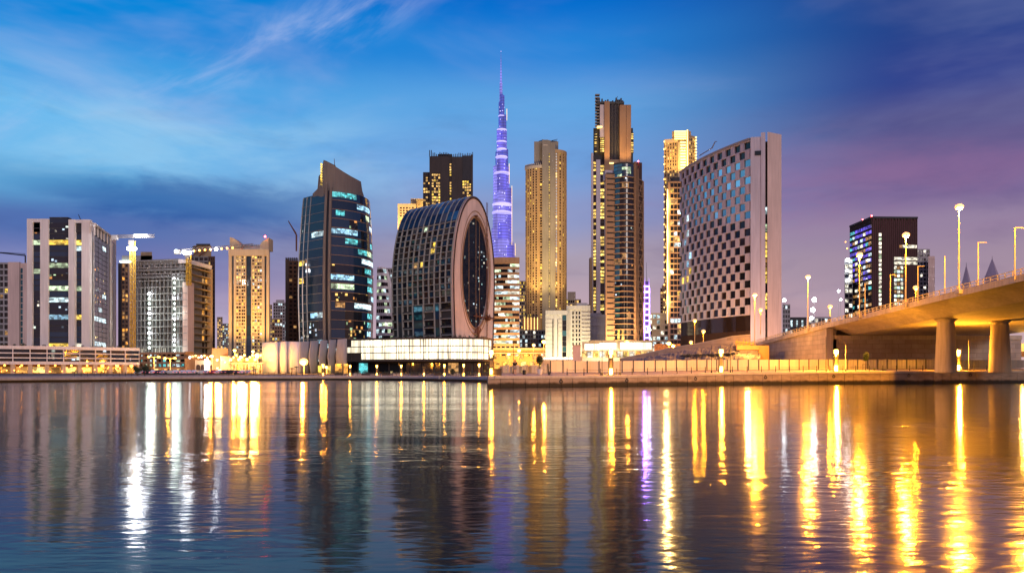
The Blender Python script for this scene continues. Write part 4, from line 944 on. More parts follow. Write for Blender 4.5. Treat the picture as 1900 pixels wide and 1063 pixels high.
def tower_N():
    d = 880; b = tower('slab_tower', 'tall stepped tower of beige slabs and dark glass with gold window columns', 1095, 1176, d, 'skyscraper')
    m = MB(); zt, z1, z2 = Zp(192, d), Zp(236, d), Zp(288, d)
    m.prism(core_poly([G(1107, d+5), G(1168, d+5)], 40), GZ, zt - 1, dgrey); m.prism(core_poly([G(1101, d+4), G(1174.5, d+4)], 38), GZ, z1, dgrey); m.prism(core_poly([G(1097, d+3), G(1172, d+3)], 36), GZ, z2, dgrey)
    mp = flat(1095, 1177, d); s = lambda p: sx(mp, p, 1095, 1177)
    fbox(m, mp, s(1121), s(1130.5), z2 - 24, Zp(190, d), -6, 3, tan); fbox(m, mp, s(1113), s(1121), z1 - 12, zt - 2, -6, 1.2, lilac)
    fbox(m, mp, s(1149), s(1170), z2 - 30, Zp(197, d), -6, 4, tan); fbox(m, mp, s(1161), s(1161.4), z2 - 28, Zp(197, d) - .5, 3.9, 4.2, brown)
    for i in range(7): fbox(m, mp, s(1131 + i*2.7), s(1131.4 + i*2.7), z2 - 8, zt - .5, -5, .8 - .3*(i % 2), grey)
    fbox(m, mp, s(1130), s(1150), z2 - 24, z2 - 6, -5, 2.5, beige); fbox(m, mp, s(1130.6), s(1148.8), z2 - 6, zt, -5, -.5, gdark)
    P = pk(61, [gdark, gbrown], [(Lgo, .68)]); fhh = 5.2
    facade(b, m, mp, s(1113.5), s(1121), z2 + 3, z1 - 8, 9, 1, dgrey, pk(62, Lgo, [(gdark, .08)]), pier=.1, sp=.35, rec=.4, top=False)
    facade(b, m, mp, s(1103), s(1108), z2 + 3, z1 - 8, 14, 1, dgrey, pk(65, [gbrown, gdark], [(Lgo, .4)]), pier=.1, sp=.35, rec=.4, top=False)
    facade(b, m, mp, s(1170.5), s(1175.5), z2 + 2, Zp(248, d), 9, 1, dgrey, pk(63, Lgo, [(gdark, .12)]), pier=.1, sp=.4, rec=.4)
    z0 = Zp(590, d)
    facade(b, m, mp, s(1113.5), s(1121.5), z0, z2 - 8, 46, 1, dgrey, P, pier=.12, sp=.32, rec=.4, top=False); facade(b, m, mp, s(1100.8), s(1106), z0, z2 - 8, 46, 1, dgrey, lambda f, c: P(f, c + 5), pier=.12, sp=.32, rec=.4, top=False)
    fbox(m, mp, s(1106), s(1113.5), GZ, z2 - 6, -2, 2.4, lilac); fbox(m, mp, s(1097), s(1100.5), GZ, z2 + 2, -2, 1.8, lilac); fbox(m, mp, s(1121.8), s(1128), GZ, z2 - 24, -2, 1.4, lilac); fbox(m, mp, s(1128), s(1172), GZ, z2 - 24, -3, .4, dgrey)
    fbox(m, mp, s(1108), s(1117), z1 - 1, z1 + .3, -2, 2.6, led_gold); fbox(m, mp, s(1130), s(1138), z2 - 11, z2 - 9.5, 2, 3.2, led_gold)
    for f in range(11): fbox(m, mp, s(1104.5), s(1112.8), z1 + 1 + f*3.6, z1 + 2.4 + f*3.6, -4, .3, grey)
    m.build('wall', b.root)
    k = MB(); rn = random.Random(5); zc = zt - 1
    for i in range(22):
        p = mp(s(1107.5 + 50*i/21), zc, rn.uniform(-8, 1)); k.box(p[0] - .8, p[1] - 1, zc, p[0] + .8, p[1] + 2, zc + rn.uniform(2.5, 7.5), mdark)
    k.box(X(1108, d), d - 1, zc, X(1158, d), d + 18, zc + 2.6, mdark); k.tube((X(1141, d), d, zc + 3), (X(1146, d), d, zc + 9), .35, .3, mdark, 4); k.build('crown_frame', b.root)
    k = MB(); q = flat(1094.5, 1099, d-8); fbox(k, q, 0, q.len, GZ, Zp(478, d-8), -10, 0, beige); k.build('side_wing', b.root)
    b.finish(100)
    for px, y in ((1126, 286), (1160, 286)): spot((X(px, d-22), d - 26, Zp(y + 40, d)), (X(px, d), d, Zp(235, d)), 130000, (1, .56, .17), 60, b.root, 2)
tower_N()

def tower_O():
    d = 650; b = tower('curved_tower', 'tower with a bulging dark glass front ringed by tan balcony ledges', 1122, 1192, d, 'residential tower')
    m = MB(); zt = Zp(304, d); zl = Zp(330, d); zb = Zp(632, d)
    lp = Map([G(1123, d+3), G(1141, d+4)]); gp = Map(arc(G(1139, d+4), G(1177, d+2), 4.2, 12)); rp = Map([G(1177, d+1), G(1193, d+14)])
    allp = [p for p in lp.p[:1]] + [p for p in gp.p] + [p for p in rp.p[1:]]
    m.prism(core_poly(allp, 22), GZ, zl, brown); m.prism(core_poly([p for p in gp.p], 16), zl, zt, gdark)
    nf = 30; fh = (zl - zb)/nf
    for f in range(nf + 1):
        z = zb + f*fh; fbox(m, gp, 0, gp.len, z, z + .75, -.5, 1.15, tan)
        fbox(m, lp, 0, lp.len + .5, z + .5, z + fh - .9, -.5, .9, tan); fbox(m, lp, lp.len*.1, lp.len, z + fh - .9, z + fh + .5, -.6, .35, dgrey)
        if f % 1 == 0: fbox(m, rp, 0, rp.len, z, z + .6, -.4, .7, tan)
    fbox(m, lp, 0, lp.len*.14, GZ, zl, -.6, 1.1, tan)
    P = runs(71, nf + 4, 10, gblue, [Ld, Spa, Ly, Lc], .10, 1, 2); Q = runs(72, nf + 4, 10, gdark, [Ld, Spa, Spk], .24, 1, 3)
    sel = lambda f, c: (gteal if c < 3 and Q(f, c) is gdark else Q(f, c)) if f > 3 else (Ly if (f, c) in ((0, 2), (1, 2), (0, 4), (1, 4)) else Q(f, c))
    for f in range(nf):
        c = 0
        while c < 10:
            mt = sel(f, c); e = c + 1
            while e < 10 and sel(f, e) is mt: e += 1
            b.win(gp, gp.len*c/10 + .02, gp.len*e/10 - .02, zb + f*fh + .76, zb + (f+1)*fh - .01, -.3, .12, mt); c = e
    ft = (zt - zl)/4
    for f in range(4):
        fbox(m, gp, 0, gp.len, zl + f*ft, zl + f*ft + .3, -.3, .3, dgrey)
        for c in range(5): b.win(gp, gp.len*c/5 + .02, gp.len*(c+1)/5 - .02, zl + f*ft + .31, zl + (f+1)*ft - .01, -.3, .12, Lg if (f, c) in ((2, 2), (1, 3), (0, 1), (2, 3)) else gteal if c < 2 else gblue)
    for c in (.5, .62): fbox(m, gp, gp.len*c - .12, gp.len*c + .12, zb, zt, -.2, .3, grey)
    fbox(m, gp, -.2, gp.len, zt, zt + .9, -4, .7, dgrey)
    for a in (0, .13, .3): fbox(m, rp, rp.len*a, rp.len*a + .55, GZ, zt + 2 - a*18, -1, 1.4, tan)
    fbox(m, rp, rp.len*.9, rp.len, GZ, zl, -1, 1.0, tan)
    for f in range(9):
        p = rp(rp.len*.36, zb + f*(zl - zb)/9, .95); q = rp(rp.len*.9, zb + (f + 1)*(zl - zb)/9, .95); m.tube(p, q, .3, .3, tan, 4); p = rp(rp.len*.9, zb + f*(zl - zb)/9, .8); q = rp(rp.len*.36, zb + (f + 1)*(zl - zb)/9, .8); m.tube(p, q, .2, .2, tan, 4)
    k = MB(); fbox(k, Map([G(1179, d+10), G(1192, d+12)]), 0, 6.4, zl, Zp(301, d+10), -12, 0, brown); k.ball((X(1184, d+9), d + 9, Zp(300, d+10)), .5, led_red, 6); k.build('roof_block', b.root)
    fbox(m, Map([G(1123, d+5), G(1140, d+6)]), 0, 8, zl, Zp(313, d), -8, 0, lilac)
    m.build('wall', b.root); b.finish(100)
    spot((X(1128, d-25), d - 28, 4), (X(1132, d), d, 60), 500000, (1, .6, .25), 70, b.root, 2); spot((X(1165, d-25), d - 28, 4), (X(1160, d), d, 60), 350000, (1, .6, .25), 70, b.root, 2)
    # violet lit stair tower
    d = 700; b = tower('lit_stair_tower', 'slender stair tower glowing violet behind the curved balcony tower', 1189, 1206, d)
    m = MB(); zt = Zp(522, d); mp = flat(1190, 1206, d); m.prism(core_poly([G(1186, d), G(1205, d)], 8), GZ, zt, dgrey); m.build('wall', b.root)
    k = MB(); x0, x1 = X(1196, d), X(1204, d)
    for x in (x0, x1): k.tube((x, d - .8, 4), (x, d - .8, zt + 3), .35, .35, mwhite, 5)
    k.tube((X(1200, d), d, zt), (X(1199.5, d), d, Zp(487, d)), .25, .12, mdark, 5); k.build('mast', b.root)
    for i in range(15):
        z = 6 + (zt - 6)*i/15; k = MB(); k.box(x0 - .6, d - 1.1, z, x1 + .3, d - .5, z + 1.3, led_purple); k.build('light_bar', b.root)
    k = MB(); k.box(X(1189, d), d - .6, 4, X(1194, d), d - .1, zt - 8, led_purple) if False else k.tube((x0 - 1, d - 1, 4), (x0 - 1, d - 1, zt - 20), .8, .8, led_purple, 6); k.tube((x1 + .5, d - 1, 4), (x1 + .5, d - 1, zt - 6), .45, .45, led_lav, 6); k.build('light_strip', b.root)
    k = MB(); k.ball((X(1204, d), d - 2, Zp(612, d)), 1.4, flood_w, 8); k.build('work_light', b.root)
    for y in (540, 575, 610): plight((X(1193, d), d - 6, Zp(y, d)), 30000, (.40, .18, 1), 2, b.root)
tower_O()

def tower_R():
    d = 920; b = tower('gold_outlined_tower', 'tower outlined by gold light dots with a glowing striped crown', 1232, 1293, d, 'skyscraper')
    m = MB(); zl, zc, zr = Zp(260, d), Zp(243, d), Zp(250, d)
    m.prism(core_poly([G(1232, d+5), G(1258, d)], 30), GZ, zl, beige); m.prism(core_poly([G(1247, d+2), G(1282, d+2)], 30), GZ, zc, beige); m.prism(core_poly([G(1276, d), G(1291, d+8)], 30), GZ, zr, beige)
    lp = Map([G(1232, d+5), G(1258, d)]); P = pk(81, [gdark, gbrown], [(Lw, .26), (Ly, .1)])
    for k in range(5):
        a = lp.len*(.08 + .18*k); facade(b, m, lp, a, a + lp.len*.09, 30, zl - 3, 60, 1, beige, lambda f, c, k=k: P(f, k), pier=.2, sp=.3, rec=.5, top=False); fbox(m, lp, a + lp.len*.09, a + lp.len*.18, GZ, zl - 3, -1, 1, beige)
    fbox(m, lp, 0, lp.len, zl - 3, zl + 1.5, -1, 1.4, cream)
    cp = flat(1250, 1282, d-1); s = lambda p: sx(cp, p, 1250, 1282)
    fbox(m, cp, s(1258), s(1275), GZ, zc - 14, -3, .5, cream); fbox(m, cp, s(1274), s(1278), GZ, zc, -3, 1.5, beige)
    rp = Map([G(1278, d), G(1291, d+8)]); facade(b, m, rp, 0, rp.len, 60, zr - 4, 50, 4, beige, pk(82, [gbrown, gdark], [(Lgo, .35)]), pier=.25, sp=.35, rec=.5)
    m.build('wall', b.root)
    for i in range(5):
        k = MB(); z = Zp(246 + i*3.4, d); fbox(k, cp, s(1251), s(1273 - 0*i), z, z + 1.0, .2, 1.6, led_gold); k.build('light_strip', b.root)
    for i in range(34):
        k = MB(); z = Zp(266 + i*5.3, d); fbox(k, cp, s(1262), s(1272), z, z + 1.3, .3, 1.4, led_gold); k.build('light_strip', b.root)
    for i in range(26):
        k = MB(); k.ball((X(1232.3, d+3), d + 2, Zp(262 + i*14, d)), .9, sodium_far if i % 2 else led_gold, 6); k.build('light_dot', b.root)
        if i < 9:
            k = MB(); k.ball((X(1291, d+6), d + 5, Zp(253 + i*5.5, d)), 1.2, led_gold, 6); k.build('light_dot', b.root)
    k = MB(); k.tube((X(1274, d), d - 4, zc), (X(1274, d), d - 4, Zp(330, d)), .7, .7, led_gold, 5); k.build('light_strip', b.root)
    b.finish(70)
    for px in (1238, 1250, 1268, 1285): spot((X(px, d-26), d - 30, Zp(340, d)), (X(px, d), d, Zp(275, d)), 110000, (1, .58, .14), 70, b.root, 2)
    d = 720; b = tower('residential_tower', 'dark balcony tower with a bright gold light line down its edge beside the checkered building', 1238, 1266, d)
    m = MB(); zt = Zp(336, d); mp = flat(1239, 1270, d); m.prism(core_poly([G(1239.5, d+.6), G(1270, d+.6)], 20), GZ, zt, brown)
    facade(b, m, mp, mp.len*.14, mp.len, 6, zt - 2, 34, 4, tan, runs(83, 34, 4, gdark, [Ly, Lw, Ld, Lc], .42, 1, 2), pier=.06, sp=.22, rec=.7)
    fbox(m, mp, 0, mp.len*.14, GZ, zt - 1, -1, 1.1, tan); fbox(m, mp, mp.len*.3, mp.len*.8, zt, zt + 4, -8, -1, dgrey); m.build('wall', b.root)
    k = MB(); x, y = G(1238.6, d - 1.2); k.tube((x, y, Zp(600, d)), (x, y, Zp(352, d)), .55, .55, led_gold, 6); k.build('light_strip', b.root); b.finish(100)
    for y in (380, 440, 500, 560): plight((X(1234, d), d - 8, Zp(y, d)), 40000, (1, .62, .2), 2, b.root)
tower_R()

def checker_T():
    dR, dL = 420.0, 491.0; b = tower('checkered_building', 'tall white slab building with staggered square windows across its curved front', 1262, 1452, dR, 'office tower')
    m = MB(); L0, R0 = G(1262, dL), G(1391.5, dR); ap = arc(L0, R0, 3.8, 20); mp = Map(ap); zt = Zp(258, dR); zb = Zp(583, dR)
    m.prism(core_poly([(p[0] + .95, p[1] + .45) for p in ap], 22), zb - 1, zt - .5, umber)
    nr, nc = 20, 20; fh = (zt - 1 - zb)/nr; Ls = mp.len
    cw = Ls/nc; rn = random.Random(12)
    m2 = MB()
    for r in range(nr + 1):
        fbox(m2, mp, 0, Ls, zb + r*fh - .34, zb + r*fh + .34, -.7, .34, lilac)
    for r in range(nr):
        z0_, z1_ = zb + r*fh + .34, zb + (r+1)*fh - .34; top = r >= nr - 2
        for c in range(nc):
            s0, s1 = c*cw, (c + 1)*cw
            if (r + c) % 2: fbox(m2, mp, s0 + .11*cw if c else s0, s1 - .11*cw if c < nc - 1 else s1, z0_, z1_, -.7, .36 + (.012 if c % 2 else 0), lilac)
            else:
                x = c/nc; y = r/nr
                mt = gmir if y > .62 - .10*x or (y > .45 and x > .9) or (c < 4 and rn.random() < .5) else (gbrown if rn.random() < .35 else gdark)
                if y > .55 and mt is gdark and rn.random() < .4: mt = gteal
                if top: mt = gdark
                if (r, c) in ((5, 1), (5, 3), (6, 4)): mt = Ly
                if (r, c) in ((8, 4), (10, 2), (7, 3)): mt = Lb
                if (r, c) in ((11, 3), (13, 3)): mt = Lc
                b.win(mp, max(0, s0 - .10*cw), min(Ls, s1 + .10*cw), z0_ + .01, z1_ - .01, -.7, -.35 if not top else -.6, mt)
    m2.build('lattice', b.root)
    fbox(m, mp, 0, Ls, zt - .6, zt + .5, -.6, .8, greyw)
    # brown base
    fbox(m, mp, 0, Ls, zb - 9, zb - .45, -3, -.6, gbrown); fbox(m, mp, 0, Ls, GZ, zb - 9, -3, -.9, brown)
    n = 70
    for i in range(n): fbox(m, mp, Ls*i/n, Ls*i/n + Ls/n*.45, GZ, zb - 9.2, -.95, -.35, brown)
    # end slab
    cx0, cx1 = G(1392.5, dR-1), G(1420, dR-3); sp_ = Map([cx0, cx1]); q = Map([G(1424, dR-3), G(1450, dR+2)])
    zs0, zs1 = Zp(256, dR), Zp(249, dR)
    m.prism(core_poly([cx0, G(1412, dR-2)], 20), GZ, Zp(256, dR), lilac); m.prism(core_poly([G(1412, dR-2.4), cx1], 20), GZ, zs1, lilac)
    m.prism(core_poly([G(1424, dR-3), G(1450, dR+2)], 22), GZ, Zp(248, dR), pinkw); m.prism(core_poly([G(1419.8, dR+1), G(1424.2, dR+1)], 16), GZ, Zp(262, dR), dgrey)
    m.build('wall', b.root)
    k = MB(); fbox(k, sp_, sp_.len*.30, sp_.len*.72, Zp(290, dR), Zp(282, dR), -1, .12, gdark); k.build('vent_window', b.root)
    for i in range(13):
        y0 = 384 + i*16; k = MB(); mt = [Lc, gdark, Lg, Lgo, Lgo, Ly, Ld, Lgo, Ly, gdark, Lgo, Ly, gdark][i]
        x0, x1 = X(1420.4, dR), X(1423.6, dR); k.box(x0, dR + .2, Zp(y0 + 13, dR), x1, dR + .9, Zp(y0, dR), mt); k.build('slit_window', b.root)
    k = MB(); p0 = (X(1298, 470), 470, Zp(289, 470)); p1 = (X(1321, 455), 455, Zp(275, 455)); p2 = (X(1327, 453), 453, Zp(263, 453)); k.tube(p0, p1, .35, .3, mwhite, 5); k.tube(p1, p2, .4, .3, msteel, 5); k.tube(p2, (p2[0] + 1.2, p2[1], p2[2]), .25, .2, msteel, 5); k.build('roof_crane', b.root)
    b.finish(100)
    spot((X(1435, dR-40), dR - 40, 8), (X(1437, dR), dR, 45), 110000, (1, .50, .25), 80, b.root, 2); spot((X(1330, 400), 395, 6), (X(1330, 450), 450, 30), 40000, (1, .55, .2), 80, b.root, 2)
checker_T()

def tower_U():
    d = 720; b = tower('slatted_tower', 'dark slatted tower whose side wall glows violet blue behind the bridge lamps', 1577, 1702, d, 'office tower')
    m = MB(); zt = Zp(404, d); zb = GZ; A_, B_, C_ = G(1577.5, d+45), G(1617, d), G(1702, d+2)
    zl = Zp(421, d + 45); lp, rp = Map([A_, B_]), Map([B_, C_]); m.prism(core_poly([A_, B_, C_], 30), zb, zt, brown)
    m.build('core', b.root); m = MB()
    n = 44
    for i in range(n): fbox(m, rp, rp.len*i/n, rp.len*i/n + .7, zb, zt - (0 if i % 3 else 3), -.3, .7 + .2*(i % 2), wine if i % 2 else brown)
    for i in range(24): fbox(m, lp, lp.len*i/24, lp.len*i/24 + .5, zb, zt - 1, -.3, .5, dgrey)
    fbox(m, rp, 0, rp.len, zt - .8, zt + 1, -1, 1.2, dgrey); fbox(m, lp, 0, lp.len, zt - .8, zt + 1, -1, 1.0, dgrey); m.build('slat_screen', b.root)
    m = MB()
    for f in range(10): b.win(rp, rp.len*.02, rp.len*.03, 0, 0.1, -.2, -.1, gdark) if False else None
    s = lambda p: sx(rp, p, 1617, 1702)
    for f in range(17):
        y = 433 + f*8; b.win(rp, s(1630), s(1634.5), Zp(y + 5.5, d), Zp(y, d), 0, 1.05, Ln if f % 4 != 1 else Lg)
    for y, a, c, mt in ((454.5, 1674, 1700, Ln), (454.5, 1668, 1673, Ld), (477, 1658, 1701, Ln), (485, 1658, 1701, Ln)): b.win(rp, s(a), s(c), Zp(y + 5.6, d), Zp(y, d), 0, 1.06, mt)
    for f in range(13):
        for c in range(3): b.win(rp, s(1658 + c*6), s(1662.5 + c*6), Zp(499 + f*7.5, d), Zp(494 + f*7.5, d), 0, 1.06, [Ln, Lg, Ld, Lc][(f + c*2) % 4])
    P = pk(91, [gblue, gdark], [(Lt, .05), (Ld, .22), (Ln, .08), (Lc, .05)])
    for f in range(26):
        for c in range(8):
            y0 = zb + 5 + f*(zt - 10)/26
            b.win(lp, lp.len*c/8 + .6, lp.len*(c+1)/8 - .1, y0, y0 + 2.9, 0, .55, led_violet_w if f > 15 and P(f, c) in (gblue, gdark) else P(f, c))
    b.finish(100)
    k = MB(); k.ball((B_[0], B_[1] - .5, zt + 1.6), .7, led_red, 6); k.ball((X(1600, d+18), d + 17, Zp(408, d+18)), .6, led_red, 6); k.build('beacon', b.root)
    b = tower('construction_tower', 'narrow unfinished tower dotted with white work lights beside the violet sided tower', 1566, 1580, d + 30)
    d2 = 750; m = MB(); zt = Zp(482, d2); mp = flat(1567, 1582, d2); m.prism(core_poly([p for p in mp.p], 12), GZ, zt, grey); facade(b, m, mp, 0, mp.len, 6, zt, 22, 2, grey, pk(92, [gdark], [(Ln, .35), (Lc, .25)]), rec=.5); m.build('wall', b.root); b.finish(60)
    for px, y, r in ((1573, 483, 1.6), (1572, 503, 1.1), (1575, 520, 1.2), (1569, 450, .6), (1572, 462, .7)):
        k = MB(); k.ball((X(px, d2-3), d2 - 3, Zp(y, d2)), r, flood_w if r > 1 else sodium_far, 8); k.build('work_light', b.root)
led_violet_w = lit('violet glow window', (.13, .08, .78), 1.25)
tower_U()

def simple(name, label, p0, p1, d, yt, wall, base, lits, nf, nc, back=20, cat='tower', seed=1, pier=.25, sp=.35, top=None, group=None):
    b = tower(name, label, p0, p1, d, cat, group); m = MB(); mp = flat(p0, p1, d); zt = Zp(yt, d); m.prism(core_poly([p for p in mp.p], back), GZ, zt, wall)
    facade(b, m, mp, 0, mp.len, 4, zt - 1, nf, nc, wall, pk(seed, base, lits), pier=pier, sp=sp, rec=.5)
    if top: m.prism(core_poly([G(top[0], d+3), G(top[1], d+3)], back*.6), zt, Zp(top[2], d), wall)
    m.build('wall', b.root); b.finish(40); return b
warm = [(Lw, .2), (Ly, .14), (Ld, .15)]
simple('distant_tower', 'small distant block with warm windows left of the gold horned tower', 403, 413, 1100, 588, cream, [gdark, gbrown], warm, 24, 3, seed=101)
simple('distant_tower', 'small distant pale block touching the gold horned tower on its left', 413, 426, 1150, 600, greyw, [gdark], [(Lc, .2), (Lg, .15), (Ly, .1)], 22, 4, seed=102)
simple('distant_tower', 'narrow cream block directly beside the gold horned tower on its right', 498, 505, 1000, 565, cream, [gdark], warm, 30, 2, seed=103)
simple('distant_tower', 'distant brown mid rise with a few bright windows right of the gold horned tower', 505, 524, 1100, 592, tan, [gdark, gbrown], [(Lc, .1), (Ly, .2)], 14, 4, seed=104)
simple('distant_tower', 'distant bluish grey tower in the haze beside the dim brown tower', 507, 533, 1700, 562, greyw, [ggrey, gdark], [(Lc, .15)], 22, 6, seed=105, top=(512, 528, 556))
simple('distant_tower', 'pale distant apartment block between the striped office and the grey central slab tower', 964, 977, 1200, 522, cream, [gdark], warm, 26, 4, seed=106)
simple('distant_tower', 'grey low block with rows of white lights at the foot of the ribbed gold tower', 964, 1014, 640, 612, grey, [gdark, dgrey], [(Lc, .2), (Ln, .15)], 9, 10, cat='block', seed=107)
simple('distant_tower', 'warm lit stepped block between the gold lit tower and the slab tower', 1050, 1078, 1100, 556, cream, [gdark, gbrown], warm, 18, 7, seed=108, top=(1053, 1068, 541))
simple('distant_tower', 'low warm block rising just behind the bright white mid rise', 1062, 1097, 1000, 566, beige, [gdark], warm, 14, 8, seed=109)
simple('distant_tower', 'distant brown tower with warm windows just left of the gold light line', 1225, 1240, 1100, 535, tan, [gbrown, gdark], warm, 26, 3, seed=110, top=(1228, 1240, 529))
simple('plain_block', 'plain pale grey block below the slab tower', 1090, 1124, 600, 586, greyw, [greyw, greyw], [(ggrey, .04)], 6, 6, cat='block', seed=111, top=(1095, 1116, 580))
simple('plain_block', 'white terminal block behind the violet stair tower', 1203, 1262, 760, 582, lilac, [lilac, ggrey], [(Lc, .22), (Ln, .2)], 10, 8, cat='block', seed=112)
simple('distant_tower', 'grey distant tower just right of the violet sided slatted tower', 1700, 1725, 1000, 463, greyw, [ggrey, gdark], [(Ln, .08)], 30, 4, seed=113)
simple('distant_tower', 'plain beige distant slab standing furthest right before the bridge rail', 1722, 1734, 980, 479, pinkw, [pinkw], [(ggrey, .05)], 12, 3, seed=114)
simple('distant_tower', 'tiny distant bluish block just right of the checkered building', 1452, 1466, 1500, 566, greyw, [ggrey], [(Lc, .1)], 14, 3, seed=115)
simple('distant_tower', 'tiny dark roofed block behind the start of the bridge rail', 1466, 1496, 700, 592, dgrey, [gdark, ggrey], [(Lc, .2)], 5, 6, cat='block', seed=116)
simple('distant_tower', 'hazy distant block below the white floodlights', 1500, 1542, 1500, 590, greyw, [ggrey], [(Lc, .25), (Ln, .2)], 10, 7, cat='block', seed=117)
def pyramid(px, hw, yt, yb, d, label):
    t = thing('pointed_tower', label, 'tower', (*G(px, d), GZ)); m = MB(); x, y = G(px, d); r = hw/F*d
    m.lathe(x, y, [(r, GZ), (r, Zp(yb, d)), (r*.93, Zp(yb, d)), (r*.06, Zp(yt + 6, d))], conc_p, 4); m.build('roof', t); k = MB(); k.tube((x, y, Zp(yt + 7, d)), (x, y, Zp(yt, d)), .5, .2, mdark, 4); k.build('finial', t)
conc_p = conc('haze painted stone', (.44, .34, .40))  # distance haze put into the stone colour
pyramid(1793, 9, 487, 525, 1500, 'narrow distant pointed tower seen over the bridge rail'); pyramid(1841, 14, 475, 512, 1500, 'wider distant pyramid topped tower over the bridge rail')
for i, (px, y, d, r) in enumerate(((1455, 557, 900, 2.0), (1511, 556, 900, 2.6), (1508, 575, 900, 2.6), (1506, 590, 900, 2.0), (1556, 540, 900, 1.4), (1560, 556, 900, 1.2))):
    lab = ['white floodlight on a mast just right of the checkered building', 'highest of the stacked white floodlights left of the slatted tower', 'middle of the stacked white floodlights left of the slatted tower', 'lowest of the stacked white floodlights left of the slatted tower', 'small upper work light on a leaning boom', 'small lower work light on a leaning boom'][i]
    x, y_ = G(px, d); t = thing('floodlight_mast', lab, 'floodlight', (x, y_, GZ)); m = MB(); m.tube((x, y_ + .5, GZ), (x, y_ + .5, Zp(y, d)), .3, .2, msteel, 5); m.build('pole', t); m = MB(); m.ball((x, y_, Zp(y, d)), r, flood_w, 8); m.build('lamp', t)
# ------------------------------------------------------------------ low buildings along the left shore
def mesh_lit(name, col, st):
    m = MN('lit ' + name); v = m.ramp(m.noise(m.pos((1.6, 1.6, .06)), .8, 3, .6), [(.36, .25), (.55, 1.0)]); g = m.ramp(m.noise(m.pos((1, 1, 1)), .10, 3), [(.3, .55), (.7, 1.2)])
    o = m.n('ShaderNodeObjectInfo'); r = m.ramp(o.outputs['Random'], [(0, .75), (1, 1.1)])
    m.l(m.mix(1.0, m.mix(1.0, m.mix(1.0, (*col,), v, 'MULTIPLY'), g, 'MULTIPLY'), r, 'MULTIPLY'), m.b.inputs['Emission Color']); m.b.inputs['Emission Strength'].default_value = st
    m.b.inputs['Base Color'].default_value = (.2, .18, .15, 1); m.b.inputs['Roughness'].default_value = .4; m.m.cycles.emission_sampling = 'NONE'; return m.m
car_park = mesh_lit('backlit mesh', (1, .88, .62), 2.3)
glow_white = mesh_lit('glowing fascia', (1, .90, .70), 3.2)
def podium_F():
    b = Bld('parking_podium', 'three storey podium with glowing cream mesh panels in front of the disc building', 'podium', (*G(780, 400), GZ)); m = MB()
    pts = smooth([G(643, 420), G(700, 411), G(770, 402), G(830, 398), G(880, 399), G(900, 404), G(911, 416)], 1); mp = Map(pts); d = 400
    zt = Zp(625.5, d); zz = [Zp(y, d) for y in (666, 654.2, 653, 642.2, 641, 629)]
    m.prism(core_poly(pts, 40), Zp(668, d), zt - .3, umber); m.prism(core_poly([(p[0], p[1] + 5) for p in pts], 34), GZ, Zp(668, d), dgrey)
    L_ = mp.len; cells = [0, .035, .105, .19, .27, .345, .43, .515, .545, .60, .655, .72, .79, .865, .935, 1.0]
    fbox(m, mp, 0, L_, zz[5], zt, -1, .6, umber); fbox(m, mp, 0, L_, Zp(670, d), zz[0], -3, .6, umber)
    for a in (1, 3): fbox(m, mp, 0, L_, zz[a], zz[a+1], -.3, .45, brown)
    for c in cells: fbox(m, mp, max(0, c*L_ - .1), min(L_, c*L_ + .1), zz[0], zz[5], -.3, .55, umber)
    for r in range(3):
        for c in range(len(cells) - 1):
            if (r == 2 and c == 0) or (r == 0 and c < 2): continue
            b.wname = 'mesh_panel'; b.win(mp, cells[c]*L_ + .12, cells[c+1]*L_ - .12, zz[2*r] + .04, zz[2*r+1] - .04, -.3, .15, car_park)
    m.build('frame', b.root); b.finish(100)
    sm = Map([(p[0], p[1] + 4.6) for p in pts]); rn = random.Random(6)
    for c in range(14):
        k = MB(); fbox(k, sm, sm.len*(c+.1)/14, sm.len*(c+.9)/14, GZ, Zp(673, d), -.4, .2, [gdark, Lc, gdark, Spa, Lt, Ld, gdark][rn.randrange(7)] if c < 9 else rn.choice([Ld, Spa, gbrown])); k.build('shop_window', b.root)
    for i in range(14):
        q = mp(L_*(.30 + .048*i), zt, -2); shrub('roof_shrub', q, rn.uniform(.7, 1.6), rn, 'low dark shrub on the roof edge of the glowing podium', 'shrubs along the glowing podium roof', 40)
podium_F()
